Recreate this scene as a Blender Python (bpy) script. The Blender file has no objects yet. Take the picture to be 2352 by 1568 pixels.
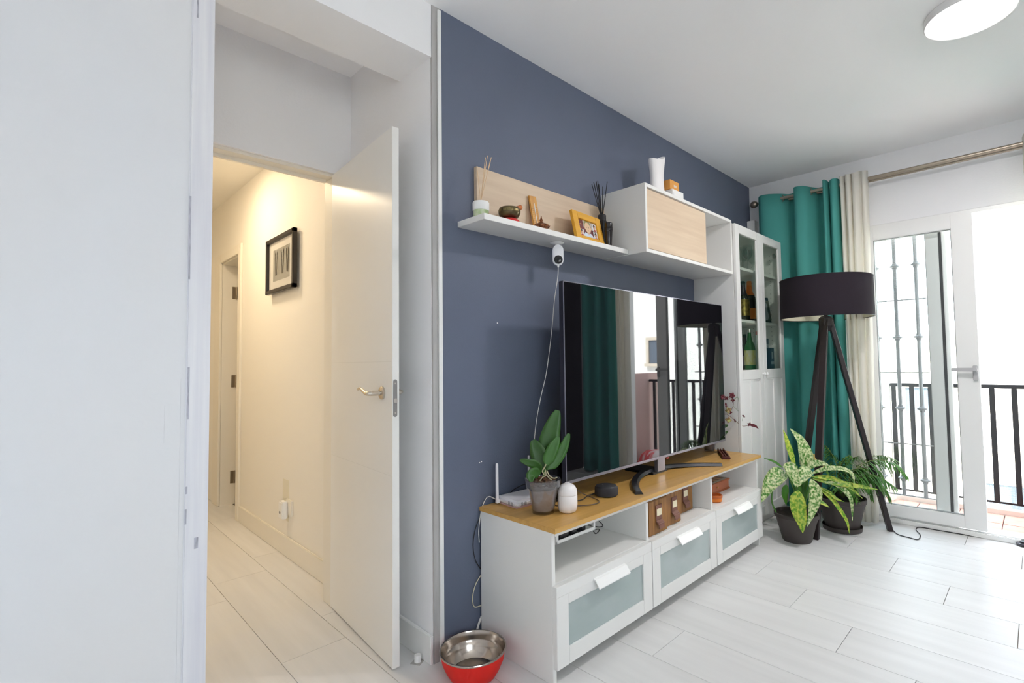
import bpy, bmesh, math, random
from mathutils import Vector, Matrix
random.seed(7)
S = bpy.context.scene
C = bpy.data.collections.new('scene'); S.collection.children.link(C)
PI = math.pi

# ---------------------------------------------------------------- camera
cam_d = bpy.data.cameras.new('camera'); cam = bpy.data.objects.new('camera', cam_d); C.objects.link(cam)
FPX, CX, CY = 1154.98, 1270.09, 781.44
CAM = Vector((-1.2778, -1.6643, 1.1199))
_y, _p, _r = (math.radians(a) for a in (46.1132, 2.4508, -0.8429))
FW = Vector((math.sin(_y)*math.cos(_p), math.cos(_y)*math.cos(_p), math.sin(_p)))
_r0 = Vector((math.cos(_y), -math.sin(_y), 0)); _u0 = _r0.cross(FW)
RT = _r0*math.cos(_r)+_u0*math.sin(_r); UP = -_r0*math.sin(_r)+_u0*math.cos(_r)
cam.matrix_world = Matrix(((RT.x, UP.x, -FW.x, CAM.x), (RT.y, UP.y, -FW.y, CAM.y), (RT.z, UP.z, -FW.z, CAM.z), (0, 0, 0, 1)))
cam_d.sensor_width = 36; cam_d.lens = FPX*36/2352
cam_d.shift_x = (1176-CX)/2352; cam_d.shift_y = (CY-784)/2352
cam_d.clip_start = .02; cam_d.clip_end = 200
S.camera = cam

# ---------------------------------------------------------------- world, sun, exposure
w = bpy.data.worlds.new('world'); S.world = w; w.use_nodes = True
nt = w.node_tree; nt.nodes.clear()
o_ = nt.nodes.new('ShaderNodeOutputWorld'); b_ = nt.nodes.new('ShaderNodeBackground')
tc = nt.nodes.new('ShaderNodeTexCoord'); sp = nt.nodes.new('ShaderNodeSeparateXYZ'); cr = nt.nodes.new('ShaderNodeValToRGB')
nt.links.new(tc.outputs['Generated'], sp.inputs[0]); nt.links.new(sp.outputs['Z'], cr.inputs[0])
cr.color_ramp.elements[0].color = (.50, .47, .43, 1); cr.color_ramp.elements[0].position = 0
cr.color_ramp.elements[1].color = (.74, .86, 1.0, 1); cr.color_ramp.elements[1].position = .5
e = cr.color_ramp.elements.new(.06); e.color = (.90, .95, 1, 1)
nt.links.new(cr.outputs[0], b_.inputs[0]); b_.inputs[1].default_value = 6.0
nt.links.new(b_.outputs[0], o_.inputs[0])
sun_d = bpy.data.lights.new('sun', 'SUN'); sun = bpy.data.objects.new('sun', sun_d); C.objects.link(sun)
sun_d.energy = 15; sun_d.angle = .01; sun_d.color = (1, .96, .9)
sun.rotation_euler = Vector((.75, .2, -.9)).to_track_quat('-Z', 'Y').to_euler()   # shines from behind the flat onto the houses opposite
S.view_settings.view_transform = 'Standard'; S.view_settings.look = 'None'
S.view_settings.exposure = 0.50; S.view_settings.gamma = 1; S.view_settings.use_curve_mapping = False
S.cycles.max_bounces = 14; S.cycles.diffuse_bounces = 10; S.cycles.glossy_bounces = 5; S.cycles.transmission_bounces = 8; S.cycles.transparent_max_bounces = 12
S.cycles.caustics_reflective = False; S.cycles.caustics_refractive = False; S.cycles.sample_clamp_indirect = 8
LAMP = (1.36, -1.52, 2.503); LAMP_E = 105
HALL_LAMP = (-.72, 2.0, 2.43); HALL_E = 50

# ---------------------------------------------------------------- helpers
def V(px, py, depth):            # the point seen at a pixel, at a distance along the view
    return CAM + depth*(FW + RT*(px-CX)/FPX - UP*(py-CY)/FPX)
def depth(p): return (Vector(p)-CAM).dot(FW)
def on(px, py, ax, val):
    d = FW + RT*(px-CX)/FPX - UP*(py-CY)/FPX
    i = 'xyz'.index(ax); return CAM + d*((val-CAM[i])/d[i])
_m = {}
def hexc(r, g, b):
    f = lambda c: (c/255/12.92) if c/255 <= .04045 else ((c/255+.055)/1.055)**2.4
    return (f(r), f(g), f(b), 1)
def mat(name, col, rough=.5, metal=0, bump=0, bscale=200, var=0, vscale=(3, 3, 3), spec=.5, trans=0, emit=None, estr=0, coat=0, ior=1.5, sss=0, col2=None, vdetail=4, objvar=0, ramp=.2):
    if name in _m: return _m[name]
    m = bpy.data.materials.new(name); m.use_nodes = True; n = m.node_tree; N = n.nodes; L = n.links
    b = N['Principled BSDF']; b.inputs['Base Color'].default_value = col; b.inputs['Roughness'].default_value = rough
    b.inputs['Metallic'].default_value = metal; b.inputs['Specular IOR Level'].default_value = spec; b.inputs['IOR'].default_value = ior
    b.inputs['Transmission Weight'].default_value = trans; b.inputs['Coat Weight'].default_value = coat
    if emit: b.inputs['Emission Color'].default_value = emit; b.inputs['Emission Strength'].default_value = estr
    t = N.new('ShaderNodeTexCoord')
    if var or col2:
        mp = N.new('ShaderNodeMapping'); mp.inputs['Scale'].default_value = vscale; L.new(t.outputs['Object'], mp.inputs[0])
        ns = N.new('ShaderNodeTexNoise'); ns.inputs['Scale'].default_value = 1; ns.inputs['Detail'].default_value = vdetail; L.new(mp.outputs[0], ns.inputs[0])
        mx = N.new('ShaderNodeMix'); mx.data_type = 'RGBA'
        mr = N.new('ShaderNodeMapRange'); mr.inputs[1].default_value = .5-ramp; mr.inputs[2].default_value = .5+ramp; L.new(ns.outputs[0], mr.inputs[0]); L.new(mr.outputs[0], mx.inputs[0])
        c2 = col2 or tuple(c*(1-var) for c in col[:3])+(1,)
        mx.inputs[6].default_value = col; mx.inputs[7].default_value = c2
        out = mx.outputs[2]
        if objvar:
            oi = N.new('ShaderNodeObjectInfo'); hs = N.new('ShaderNodeHueSaturation'); m2 = N.new('ShaderNodeMapRange')
            m2.inputs[3].default_value = 1-objvar; m2.inputs[4].default_value = 1+objvar
            L.new(oi.outputs['Random'], m2.inputs[0]); L.new(m2.outputs[0], hs.inputs['Value']); L.new(out, hs.inputs['Color']); out = hs.outputs[0]
            ad = N.new('ShaderNodeVectorMath'); ad.operation = 'ADD'; cb = N.new('ShaderNodeCombineXYZ'); mu = N.new('ShaderNodeMath'); mu.operation = 'MULTIPLY'; mu.inputs[1].default_value = 37
            L.new(oi.outputs['Random'], mu.inputs[0]); L.new(mu.outputs[0], cb.inputs[0]); L.new(mu.outputs[0], cb.inputs[1]); L.new(t.outputs['Object'], ad.inputs[0]); L.new(cb.outputs[0], ad.inputs[1]); L.new(ad.outputs[0], mp.inputs[0])
        L.new(out, b.inputs['Base Color'])
    if bump:
        nb = N.new('ShaderNodeTexNoise'); nb.inputs['Scale'].default_value = bscale; L.new(t.outputs['Object'], nb.inputs[0])
        bp = N.new('ShaderNodeBump'); bp.inputs['Strength'].default_value = bump; bp.inputs['Distance'].default_value = .002
        L.new(nb.outputs[0], bp.inputs['Height']); L.new(bp.outputs[0], b.inputs['Normal'])
    _m[name] = m; return m
def glass(name, tint=(1, 1, 1, 1), refl=1.0, rough=0.0):
    if name in _m: return _m[name]
    m = bpy.data.materials.new(name); m.use_nodes = True; n = m.node_tree; N = n.nodes; L = n.links; N.clear()
    o = N.new('ShaderNodeOutputMaterial'); mx = N.new('ShaderNodeMixShader'); tr = N.new('ShaderNodeBsdfTransparent'); gl = N.new('ShaderNodeBsdfGlossy'); fr = N.new('ShaderNodeFresnel')
    ge = N.new('ShaderNodeNewGeometry'); mi = N.new('ShaderNodeMix'); mi.inputs[2].default_value = 1.5; mi.inputs[3].default_value = 1/1.5; L.new(ge.outputs['Backfacing'], mi.inputs[0]); L.new(mi.outputs[0], fr.inputs[0]); tr.inputs[0].default_value = tint; gl.inputs['Roughness'].default_value = rough
    mu = N.new('ShaderNodeMath'); mu.operation = 'MULTIPLY'; mu.inputs[1].default_value = refl
    L.new(fr.outputs[0], mu.inputs[0]); L.new(mu.outputs[0], mx.inputs[0]); L.new(tr.outputs[0], mx.inputs[1]); L.new(gl.outputs[0], mx.inputs[2]); L.new(mx.outputs[0], o.inputs[0])
    _m[name] = m; return m
def cloth(name, col, trans=.35, var=.1, vs=(40, 40, 2)):
    if name in _m: return _m[name]
    m = bpy.data.materials.new(name); m.use_nodes = True; n = m.node_tree; N = n.nodes; L = n.links
    b = N['Principled BSDF']; b.inputs['Base Color'].default_value = col; b.inputs['Roughness'].default_value = .85; b.inputs['Specular IOR Level'].default_value = .2
    o = N['Material Output']; mx = N.new('ShaderNodeMixShader'); tl = N.new('ShaderNodeBsdfTranslucent'); tl.inputs[0].default_value = col
    mx.inputs[0].default_value = trans; L.new(b.outputs[0], mx.inputs[1]); L.new(tl.outputs[0], mx.inputs[2]); L.new(mx.outputs[0], o.inputs[0])
    t = N.new('ShaderNodeTexCoord'); ns = N.new('ShaderNodeTexNoise'); ns.inputs['Scale'].default_value = 700; L.new(t.outputs['Object'], ns.inputs[0])
    bp = N.new('ShaderNodeBump'); bp.inputs['Strength'].default_value = .15; bp.inputs['Distance'].default_value = .001; L.new(ns.outputs[0], bp.inputs['Height']); L.new(bp.outputs[0], b.inputs['Normal'])
    _m[name] = m; return m

def rootloc(o):
    while o.parent: o = o.parent
    return o.location
def obj(name, bm, m, parent=None, loc=None, smooth=False, kind=None, label=None):
    """link a bmesh written in world coordinates as one mesh object"""
    me = bpy.data.meshes.new(name)
    off = rootloc(parent) if parent else (Vector(loc) if loc is not None else None)
    if off is None:
        zs = [v.co for v in bm.verts]
        off = Vector(((min(v.x for v in zs)+max(v.x for v in zs))/2, (min(v.y for v in zs)+max(v.y for v in zs))/2, min(v.z for v in zs)))
    for v in bm.verts: v.co -= off
    bmesh.ops.recalc_face_normals(bm, faces=bm.faces)
    bm.to_mesh(me); bm.free()
    if m: me.materials.append(m)
    if smooth:
        for p in me.polygons: p.use_smooth = True
        if smooth != 'all':
            me.set_sharp_from_angle(angle=math.radians(40))
    o = bpy.data.objects.new(name, me); C.objects.link(o)
    if parent: o.parent = parent
    else: o.location = off
    if kind: o['kind'] = kind
    if label: o['label'] = label
    return o
def tag(o, label, cat, group=None):
    o['label'] = label; o['category'] = cat
    if group: o['group'] = group
    return o
def thing(name, label, cat, loc, group=None):
    o = bpy.data.objects.new(name, None); C.objects.link(o); o.location = loc; o.empty_display_size = .05
    return tag(o, label, cat, group)
def struct(name, loc=(0, 0, 0)):
    o = bpy.data.objects.new(name, None); C.objects.link(o); o.location = loc; o['kind'] = 'structure'; o.empty_display_size = .05; return o
def B(): return bmesh.new()
def bx(bm, x0, x1, y0, y1, z0, z1, bev=0, M=None):
    if x0 > x1: x0, x1 = x1, x0
    if y0 > y1: y0, y1 = y1, y0
    if z0 > z1: z0, z1 = z1, z0
    t = bmesh.new()
    r = bmesh.ops.create_cube(t, size=1)
    for v in r['verts']: v.co = Vector((x0+(v.co.x+.5)*(x1-x0), y0+(v.co.y+.5)*(y1-y0), z0+(v.co.z+.5)*(z1-z0)))
    if bev: bmesh.ops.bevel(t, geom=t.edges[:], offset=min(bev, .45*min(x1-x0, y1-y0, z1-z0)), segments=2, affect='EDGES')
    if M: bmesh.ops.transform(t, matrix=M, verts=t.verts)
    merge(bm, t); return bm
def merge(bm, t):
    me = bpy.data.meshes.new('tmp'); t.to_mesh(me); bm.from_mesh(me); bpy.data.meshes.remove(me); t.free()
def box(x0, x1, y0, y1, z0, z1, bev=0, M=None): return bx(B(), x0, x1, y0, y1, z0, z1, bev, M)
def lathe(bm, prof, c=(0, 0, 0), n=32, M=None, cap=True):
    t = bmesh.new(); rings = []
    for r, z in prof:
        rings.append([t.verts.new((c[0]+r*math.cos(2*PI*i/n), c[1]+r*math.sin(2*PI*i/n), c[2]+z)) for i in range(n)])
    for a, b in zip(rings, rings[1:]):
        for i in range(n): t.faces.new((a[i], a[(i+1) % n], b[(i+1) % n], b[i]))
    if cap:
        if prof[0][0] > 1e-5: t.faces.new(rings[0][::-1])
        if prof[-1][0] > 1e-5: t.faces.new(rings[-1])
    bmesh.ops.remove_doubles(t, verts=t.verts, dist=1e-6)
    if M: bmesh.ops.transform(t, matrix=M, verts=t.verts)
    merge(bm, t); return bm
def spline(pts, k=6):
    pts = [Vector(p) for p in pts]
    if len(pts) < 3: return pts
    P = [2*pts[0]-pts[1]]+pts+[2*pts[-1]-pts[-2]]; out = []
    for i in range(1, len(P)-2):
        for j in range(k):
            t = j/k; a, b, c, d = P[i-1:i+3]
            out.append(.5*((2*b)+(c-a)*t+(2*a-5*b+4*c-d)*t*t+(3*b-a-3*c+d)*t**3))
    return out+[pts[-1]]
def tube(bm, pts, r, n=8, k=6, smooth=True):
    pts = spline(pts, k) if smooth else [Vector(p) for p in pts]
    rs = r if callable(r) else (lambda t: r)
    rings = []; prev = None
    for i, p in enumerate(pts):
        t = (pts[min(i+1, len(pts)-1)]-pts[max(i-1, 0)]).normalized()
        a = prev if prev is not None else (Vector((0, 0, 1)) if abs(t.z) < .9 else Vector((1, 0, 0)))
        a = (a-t*a.dot(t)).normalized(); prev = a; b = t.cross(a); rr = rs(i/(len(pts)-1))
        rings.append([bm.verts.new(p+rr*(a*math.cos(2*PI*j/n)+b*math.sin(2*PI*j/n))) for j in range(n)])
    for x, y in zip(rings, rings[1:]):
        for j in range(n): bm.faces.new((x[j], x[(j+1) % n], y[(j+1) % n], y[j]))
    bm.faces.new(rings[0][::-1]); bm.faces.new(rings[-1]); return bm
def leaf(bm, pts, wid, fold=.25, up=(0, 0, 1), wave=0, thick=.0008, k=4, prof=None):
    """a leaf blade along pts, half width wid, folded along the midrib"""
    P = spline(pts, k); n = len(P); up = Vector(up); rows = []
    for i, p in enumerate(P):
        t = i/(n-1); d = (P[min(i+1, n-1)]-P[max(i-1, 0)]).normalized()
        s = d.cross(up); s = s.normalized() if s.length > 1e-3 else Vector((1, 0, 0)); nn = s.cross(d).normalized()
        f = prof(t) if prof else (math.sin(PI*min(1, t**.75))**.8*(1-.15*t))
        w_ = max(.0015, wid*f)
        row = []
        for q in (-1, -.5, 0, .5, 1):
            row.append(p+s*w_*q+nn*(abs(q)*w_*fold+wave*w_*math.sin(t*14+q*3)*abs(q)))
        rows.append((row, nn))
    top = [[bm.verts.new(v) for v in r] for r, nn in rows]
    bot = [[bm.verts.new(v-nn*thick) for v in r] for r, nn in rows]
    for i in range(n-1):
        for j in range(4):
            bm.faces.new((top[i][j], top[i+1][j], top[i+1][j+1], top[i][j+1]))
            bm.faces.new((bot[i][j], bot[i][j+1], bot[i+1][j+1], bot[i+1][j]))
        for j in (0, 4): bm.faces.new((top[i][j], bot[i][j], bot[i+1][j], top[i+1][j]))
    return bm
def rotz(c, a): c = Vector(c); return Matrix.Translation(c) @ Matrix.Rotation(a, 4, 'Z') @ Matrix.Translation(-c)
def rot(c, a, ax): c = Vector(c); return Matrix.Translation(c) @ Matrix.Rotation(a, 4, ax) @ Matrix.Translation(-c)
def text(body, size, loc, rotm, m, parent, name='lettering', ext=.0003):
    cu = bpy.data.curves.new(name, 'FONT'); cu.body = body; cu.size = size; cu.extrude = ext; cu.align_x = 'CENTER'
    o = bpy.data.objects.new(name, cu); C.objects.link(o)
    bpy.context.view_layer.update(); dg = bpy.context.evaluated_depsgraph_get()
    me = bpy.data.meshes.new_from_object(o.evaluated_get(dg)); bpy.data.objects.remove(o)
    me.transform(Matrix.Translation(Vector(loc)-rootloc(parent)) @ rotm.to_4x4()); me.materials.append(m)
    q = bpy.data.objects.new(name, me); C.objects.link(q); q.parent = parent; return q
# ---------------------------------------------------------------- materials
WALL = mat('white_plaster', (.86, .86, .875, 1), .75, bump=.25, bscale=90, spec=.25)
ROUGHW = mat('patched_plaster', (.755, .77, .805, 1), .7, bump=.5, bscale=22, spec=.25, col2=(.765, .76, .765, 1), vscale=(1.6, 1.6, .9))
CEIL = mat('ceiling_paint', (.93, .925, .935, 1), .9, bump=.1, bscale=60, spec=.2)
BLUE = mat('blue_paint', (.133, .157, .224, 1), .55, bump=.35, bscale=260, spec=.35, var=.06)
HALLW = mat('hall_paint', (.83, .80, .74, 1), .6, bump=.1, bscale=80, spec=.3)
TRIMW = mat('white_trim', (.84, .84, .83, 1), .4, spec=.5)
CREAM = mat('cream_frame', (.80, .76, .68, 1), .45)
GREYEDGE = mat('bare_edge', (.50, .49, .48, 1), .8, bump=.3, bscale=60, var=.2, vscale=(30, 30, 4))
SCUFF = mat('scuffed_trim', (.80, .80, .83, 1), .5, col2=(.70, .70, .76, 1), vscale=(60, 60, 2.2), vdetail=6)
LAM = mat('white_laminate', (.78, .775, .755, 1), .42, spec=.5)
LAMTEX = mat('white_foil', (.80, .79, .78, 1), .5, bump=.12, bscale=500)
BLACKM = mat('black_metal', (.012, .012, .014, 1), .45, .3)
BLACKP = mat('black_plastic', (.015, .015, .018, 1), .35)
STEEL = mat('brushed_steel', (.62, .58, .54, 1), .28, 1)
NICKEL = mat('satin_nickel', (.42, .36, .29, 1), .35, 1)
def wood(name, c1, c2, vs, rough=.45, wave=None):
    m = mat(name, c1, rough, col2=c2, vscale=vs, vdetail=8, bump=.05, bscale=300)
    return m
OAK = wood('oak_top', (.64, .375, .105, 1), (.52, .285, .07, 1), (1.2, 45, 45), .32)
PALEOAK = wood('pale_oak_foil', (.70, .555, .40, 1), (.62, .47, .33, 1), (2.5, 40, 40), .5)

# ---------------------------------------------------------------- floor of long white tiles
floor = struct('floor')
obj('floor_slab', box(-3.25, 2.84, -3.65, 3.6, -.12, -.008), mat('grout', (.30, .25, .21, 1), .9), floor)
TILE = mat('white_wood_tile', (.75, .742, .735, 1), .40, bump=.06, bscale=40, col2=(.67, .662, .655, 1), vscale=(16, 1.1, 16), vdetail=7, objvar=.02, spec=.5)
TX, TW, TY, TS, TL = .8718, .245, -1.0647, .2519, 1.0034
_tm = {}
def tile(x0, x1, y0, y1):
    key = (round(x1-x0, 3), round(y1-y0, 3))
    if key not in _tm:
        g = .0009; t = bmesh.new(); a, b = key
        def ring(i, z): return [t.verts.new(p) for p in ((g+i, g+i, z), (a-g-i, g+i, z), (a-g-i, b-g-i, z), (g+i, b-g-i, z))]
        r0, r1, r2 = ring(0, -.008), ring(0, -.0006), ring(.0006, 0)
        t.faces.new(r2); t.faces.new(r0[::-1])
        for p, q in ((r0, r1), (r1, r2)):
            for i in range(4): t.faces.new((p[i], p[(i+1) % 4], q[(i+1) % 4], q[i]))
        me = bpy.data.meshes.new('floor_tile'); t.to_mesh(me); t.free(); me.materials.append(TILE); _tm[key] = me
    o = bpy.data.objects.new('floor_tile', _tm[key]); C.objects.link(o); o.location = (x0, y0, 0); o.parent = floor
for k in range(-17, 8):
    x0, x1 = TX+k*TW, TX+(k+1)*TW
    x1 = min(x1, 2.815); x0 = max(x0, -3.2)
    ymax = 0.02 if (x0 > .8 or x1 < -1.2) else (3.5 if x0 > -1.2 else .02)
    if x0 > -.15: ymax = .02
    yy = TY+k*TS
    ms = [yy+m*TL for m in range(-12, 12)]
    for a, b in zip(ms, ms[1:]):
        a, b = max(a, -3.6), min(b, ymax)
        if b-a > .02: tile(x0, x1, a, b)

# ---------------------------------------------------------------- room shell
H = 2.535; XW = 2.82
obj('ceiling', box(-3.3, XW+.1, -3.7, .83, H, H+.1), CEIL, kind='structure')
obj('wall_back', box(-.169, XW, 0, .0119, 0, H), BLUE, kind='structure')
obj('wall_corner', box(-.2085, -.1695, .002, .012, 0, H), GREYEDGE, kind='structure')
obj('trim_1', box(-.186, -.1695, -.007, .001, 0, H-.01, .0015), TRIMW, kind='structure')
obj('wall_niche_right', box(-.2103, -.10, .012, .72, 0, H), WALL, kind='structure')
obj('wall_left', box(-3.3, -.985, 0, .12, 0, H), ROUGHW, kind='structure')
obj('trim_2', box(-.985, -.93, -.004, .12, 0, H, .003), SCUFF, kind='structure')
for za, zb, xa, xb in ((1.36, 1.59, -.9835, -.9795), (.98, 1.12, -.982, -.977), (.63, .66, -.961, -.952), (.78, .80, -.982, -.978), (.70, .74, -.983, -.979), (2.10, 2.16, -.974, -.970)):
    obj('scuff_mark', box(xa, xb, -.0044, -.0038, za, zb), mat('scuff_grey', (.52, .52, .60, 1), .7, var=.4, vscale=(200, 200, 40)), bpy.data.objects['trim_2'])
for xa, xb, za, zb in ((-1.055, -.995, 1.090, 1.0915), (-.9955, -.994, .0, 1.09), (-1.07, -.995, .905, .906), (-1.03, -1.028, .92, 1.02), (-1.33, -1.328, .30, .52)):
    obj('plaster_ridge', box(xa, xb, -.0008, .001, za, zb, .0005), ROUGHW, bpy.data.objects['wall_left'])
for x, z, r in ((.110, 1.29, .003), (.018, .715, .0025), (.008, .712, .0022)):
    obj('paint_chip', box(x-r, x+r, -.0006, .0004, z-r, z+r), TRIMW, bpy.data.objects['wall_back'])
obj('wall_niche_left', box(-1.07, -.97, .12, .72, 0, H), WALL, kind='structure')
obj('beam', box(-.93, -.2095, .004, .2463, 2.323, H), WALL, kind='structure')
obj('wall_header', box(-1.07, -.20, .72, .83, 2.035, H), WALL, kind='structure')
obj('wall_rear', (lambda b: [bx(b, *q) for q in ((-3.3, 3.02, -3.72, -3.6, 0, 1.05), (-3.3, 3.02, -3.72, -3.6, 2.35, H), (-3.3, -2.3, -3.72, -3.6, 1.05, 2.35), (-.8, 3.02, -3.72, -3.6, 1.05, 2.35))] and b)(B()), WALL, kind='structure')
obj('wall_far_left', box(-3.32, -3.2, -3.6, 0, 0, H), WALL, kind='structure')
wb = B()
for q in ((XW, 3.02, -.62, .12, 0, H), (XW, 3.02, -3.6, -1.82, 0, H), (XW, 3.02, -1.82, -.62, 2.045, H)): bx(wb, *q)
obj('wall_window', wb, WALL, kind='structure')
obj('trim_3', box(2.75, XW, -.065, -.002, 0, 2.24, .003), TRIMW, kind='structure')       # pipe casing in the corner
bb = B(); bx(bb, XW-.014, XW, -.62, -.065, 0, .10, .003); obj('baseboard_window', bb, TRIMW, kind='structure')
bb = B(); bx(bb, 2.645, 2.75, -.014, 0, 0, .10, .003); bx(bb, 1.80, 1.838, -.012, 0, 0, .10, .003); obj('baseboard_back', bb, TRIMW, kind='structure')
bb = B(); bx(bb, -.2245, -.2105, .004, .72, 0, .105, .003); obj('baseboard_niche', bb, TRIMW, kind='structure')
# hallway
hb = B()
for q in ((-.2, -.08, .83, 2.606, 0, 2.465), (-.2, -.08, 2.606, 3.13, 1.965, 2.465), (-.2, -.08, 3.13, 3.5, 0, 2.465)): bx(hb, *q)
obj('wall_hall_right', hb, HALLW, kind='structure')
obj('wall_hall_left', box(-1.3, -1.18, .83, 3.5, 0, 2.465), HALLW, kind='structure')
obj('wall_hall_end', box(-1.3, .8, 3.5, 3.6, 0, 2.465), HALLW, kind='structure')
obj('ceiling_hall', box(-1.3, .8, .83, 3.6, 2.465, 2.6), HALLW, kind='structure')
obj('wall_side_room', (lambda b: [bx(b, *q) for q in ((.7, .8, 2.2, 3.5, 0, 2.465), (-.08, .8, 2.1, 2.2, 0, 2.465))] and b)(B()), HALLW, kind='structure')
obj('floor_side_room', box(-.09, .7, 2.2, 3.5, -.1, -.001), TILE, kind='structure')
bb = B(); bx(bb, -.214, -.2, .83, 2.54, 0, .115, .003); obj('baseboard_hall', bb, CREAM, kind='structure')
bb = B(); bx(bb, -1.18, -.2, 3.486, 3.5, 0, .115, .003); obj('baseboard_hall_end', bb, CREAM, kind='structure')
# frame round the living room door
fb = B(); bx(fb, -1.0, -.285, .735, .835, 2.020, 2.035, .002); bx(fb, -.288, -.2, .735, .835, 0, 2.02, .002); bx(fb, -1.08, -1.0, .735, .835, 0, 2.02, .002)
bx(fb, -1.0, -.3, .79, .805, 2.005, 2.02)
obj('trim_4', fb, CREAM, kind='structure')
# hall side door with its casing
fb = B(); bx(fb, -.216, -.2, 2.545, 2.615, 0, 2.035, .003); bx(fb, -.216, -.2, 3.12, 3.30, 0, 2.035, .003); bx(fb, -.216, -.2, 2.616, 3.119, 1.965, 2.035, .003)
bx(fb, -.199, -.08, 2.6065, 2.618, 0, 1.964); bx(fb, -.199, -.08, 3.118, 3.1295, 0, 1.964); bx(fb, -.199, -.08, 2.6185, 3.1175, 1.953, 1.964)
obj('trim_5', fb, CREAM, kind='structure')
d2 = struct('door_2', (-.13, 3.085, 0))
Md = rotz((-.1, 3.10, 0), math.radians(-4))
obj('door_leaf', box(-.09, .36, 3.062, 3.098, .01, 1.945, .002, Md), CREAM, d2)
for z in (.22, 1.0, 1.73):
    t = B(); bx(t, -.128, -.092, 3.1135, 3.1185, z-.05, z+.05, .001); lathe(t, [(.006, -.05), (.006, .05)], (-.1, 3.108, z), 10); bx(t, -.098, -.07, 3.058, 3.063, z-.05, z+.05, .001)
    obj('hinge', t, NICKEL, d2)

# ---------------------------------------------------------------- living room door, standing open
d1 = struct('door_1', (-.293, .735, 0))

M1 = Matrix.Translation((-.293, .735, 0)) @ Matrix.Rotation(-.0688, 4, 'Z')
def L1(bm): bmesh.ops.transform(bm, matrix=M1, verts=bm.verts); return bm
DOORW = mat('door_lacquer', (.82, .81, .78, 1), .32, spec=.5)
t = B(); bx(t, 0, .027, -.662, 0, .008, 2.028, .0012)
for z in (.62, 1.24): pass
obj('door_leaf', L1(t), DOORW, d1)
for z in (.705, 1.13):
    t = B(); bx(t, -.0006, .0, -.655, -.005, z-.0012, z+.0012); obj('groove', L1(t), mat('groove_shade', (.76, .75, .72, 1), .6), d1)
t = B()
def plate(bm):
    n = 10; v = []
    for i in range(n+1): a = PI*i/n; v.append((.011+.0078*math.cos(a), .062+.0078*math.sin(a)))
    for i in range(n+1): a = PI+PI*i/n; v.append((.011+.0078*math.cos(a), -.062+.0078*math.sin(a)))
    top = [bm.verts.new((x, -.6635, .993+z)) for x, z in v]; bot = [bm.verts.new((x, -.661, .993+z)) for x, z in v]
    bm.faces.new(top); bm.faces.new(bot[::-1])
    for i in range(len(v)): bm.faces.new((top[i], bot[i], bot[(i+1) % len(v)], top[(i+1) % len(v)]))
plate(t); lp = obj('latch_plate', L1(t), mat('latch_steel', (.36, .35, .34, 1), .4, .9), d1)
t = B(); bx(t, .005, .017, -.672, -.662, .976, .992, .002); obj('latch_bolt', L1(t), STEEL, lp)
t = B(); 
for z in (1.048, .938): lathe(t, [(.003, 0), (.003, .001), (0, .0012)], (0, 0, 0), 10, Matrix.Translation((.011, -.6635, z)) @ Matrix.Rotation(PI/2, 4, 'X'))
obj('screw', L1(t), STEEL, lp)
for sgn, x in ((-1, 0), (1, .027)):
    t = B(); Mr = Matrix.Translation((x, -.575, 1.01)) @ Matrix.Rotation(-sgn*-PI/2, 4, 'Y')
    lathe(t, [(.0255, 0), (.0255, .006), (.022, .0085), (.0095, .009), (.0095, .045)], (0, 0, 0), 32, Mr)
    tube(t, [(x+sgn*.04, -.575, 1.01), (x+sgn*.052, -.568, 1.01), (x+sgn*.055, -.55, 1.011), (x+sgn*.055, -.52, 1.020), (x+sgn*.052, -.485, 1.027), (x+sgn*.048, -.455, 1.022)], lambda q: .0098*(1-.45*q), 12)
    obj('door_handle', L1(t), mat('handle_nickel', (.66, .60, .52, 1), .27, 1), d1, smooth=True)

# ---------------------------------------------------------------- sliding window door
UPVC = mat('white_upvc', (.84, .84, .83, 1), .3); SEALG = mat('grey_seal', (.30, .31, .31, 1), .6); SEAL = mat('black_seal', (.02, .02, .022, 1), .6)
PANE = glass('window_glass', (.97, .985, .98, 1), 1.0)
w1 = struct('window_1', (2.9, -1.22, 0))
fb = B()
bx(fb, 2.82, 2.97, -.665, -.62, .0, 2.045, .003); bx(fb, 2.82, 2.97, -1.82, -1.775, .0, 2.045, .003)
bx(fb, 2.82, 2.97, -1.775, -.665, 2.02, 2.045, .003)
bx(fb, 2.815, 2.99, -1.775, -.665, 0, .022, .003); bx(fb, 2.812, 2.822, -1.775, -.665, .022, .036, .002)
obj('window_frame', fb, UPVC, w1)
fb = B(); bx(fb, 2.795, 2.812, -1.80, -.62, 0, .03, .004); obj('window_sill', fb, UPVC, w1)
def sash(name, x0, x1, y0, y1, z0, z1, st, tr, br, handle):
    t = B(); bx(t, x0, x1, y0, y0+st, z0, z1, .003); bx(t, x0, x1, y1-st, y1, z0, z1, .003)
    bx(t, x0, x1, y0+st-.001, y1-st+.001, z1-tr, z1, .003); bx(t, x0, x1, y0+st-.001, y1-st+.001, z0, z0+br, .003)
    q = obj(name, t, UPVC, w1)
    xm = (x0+x1)/2
    t = B()
    for a, b, c, d in ((y0+st, y0+st+.004, z0+br, z1-tr), (y1-st-.004, y1-st, z0+br, z1-tr), (y0+st, y1-st, z1-tr-.004, z1-tr), (y0+st, y1-st, z0+br, z0+br+.004)): bx(t, xm-.012, xm+.012, a, b, c, d)
    obj('gasket', t, SEALG, q)
    obj('pane', box(xm-.002, xm+.002, y0+st, y1-st, z0+br, z1-tr), PANE, q)
    return q
sl = sash('sliding_sash', 2.79, 2.835, -1.404, -.76, .044, 2.018, .108, .085, .078, True)
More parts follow.
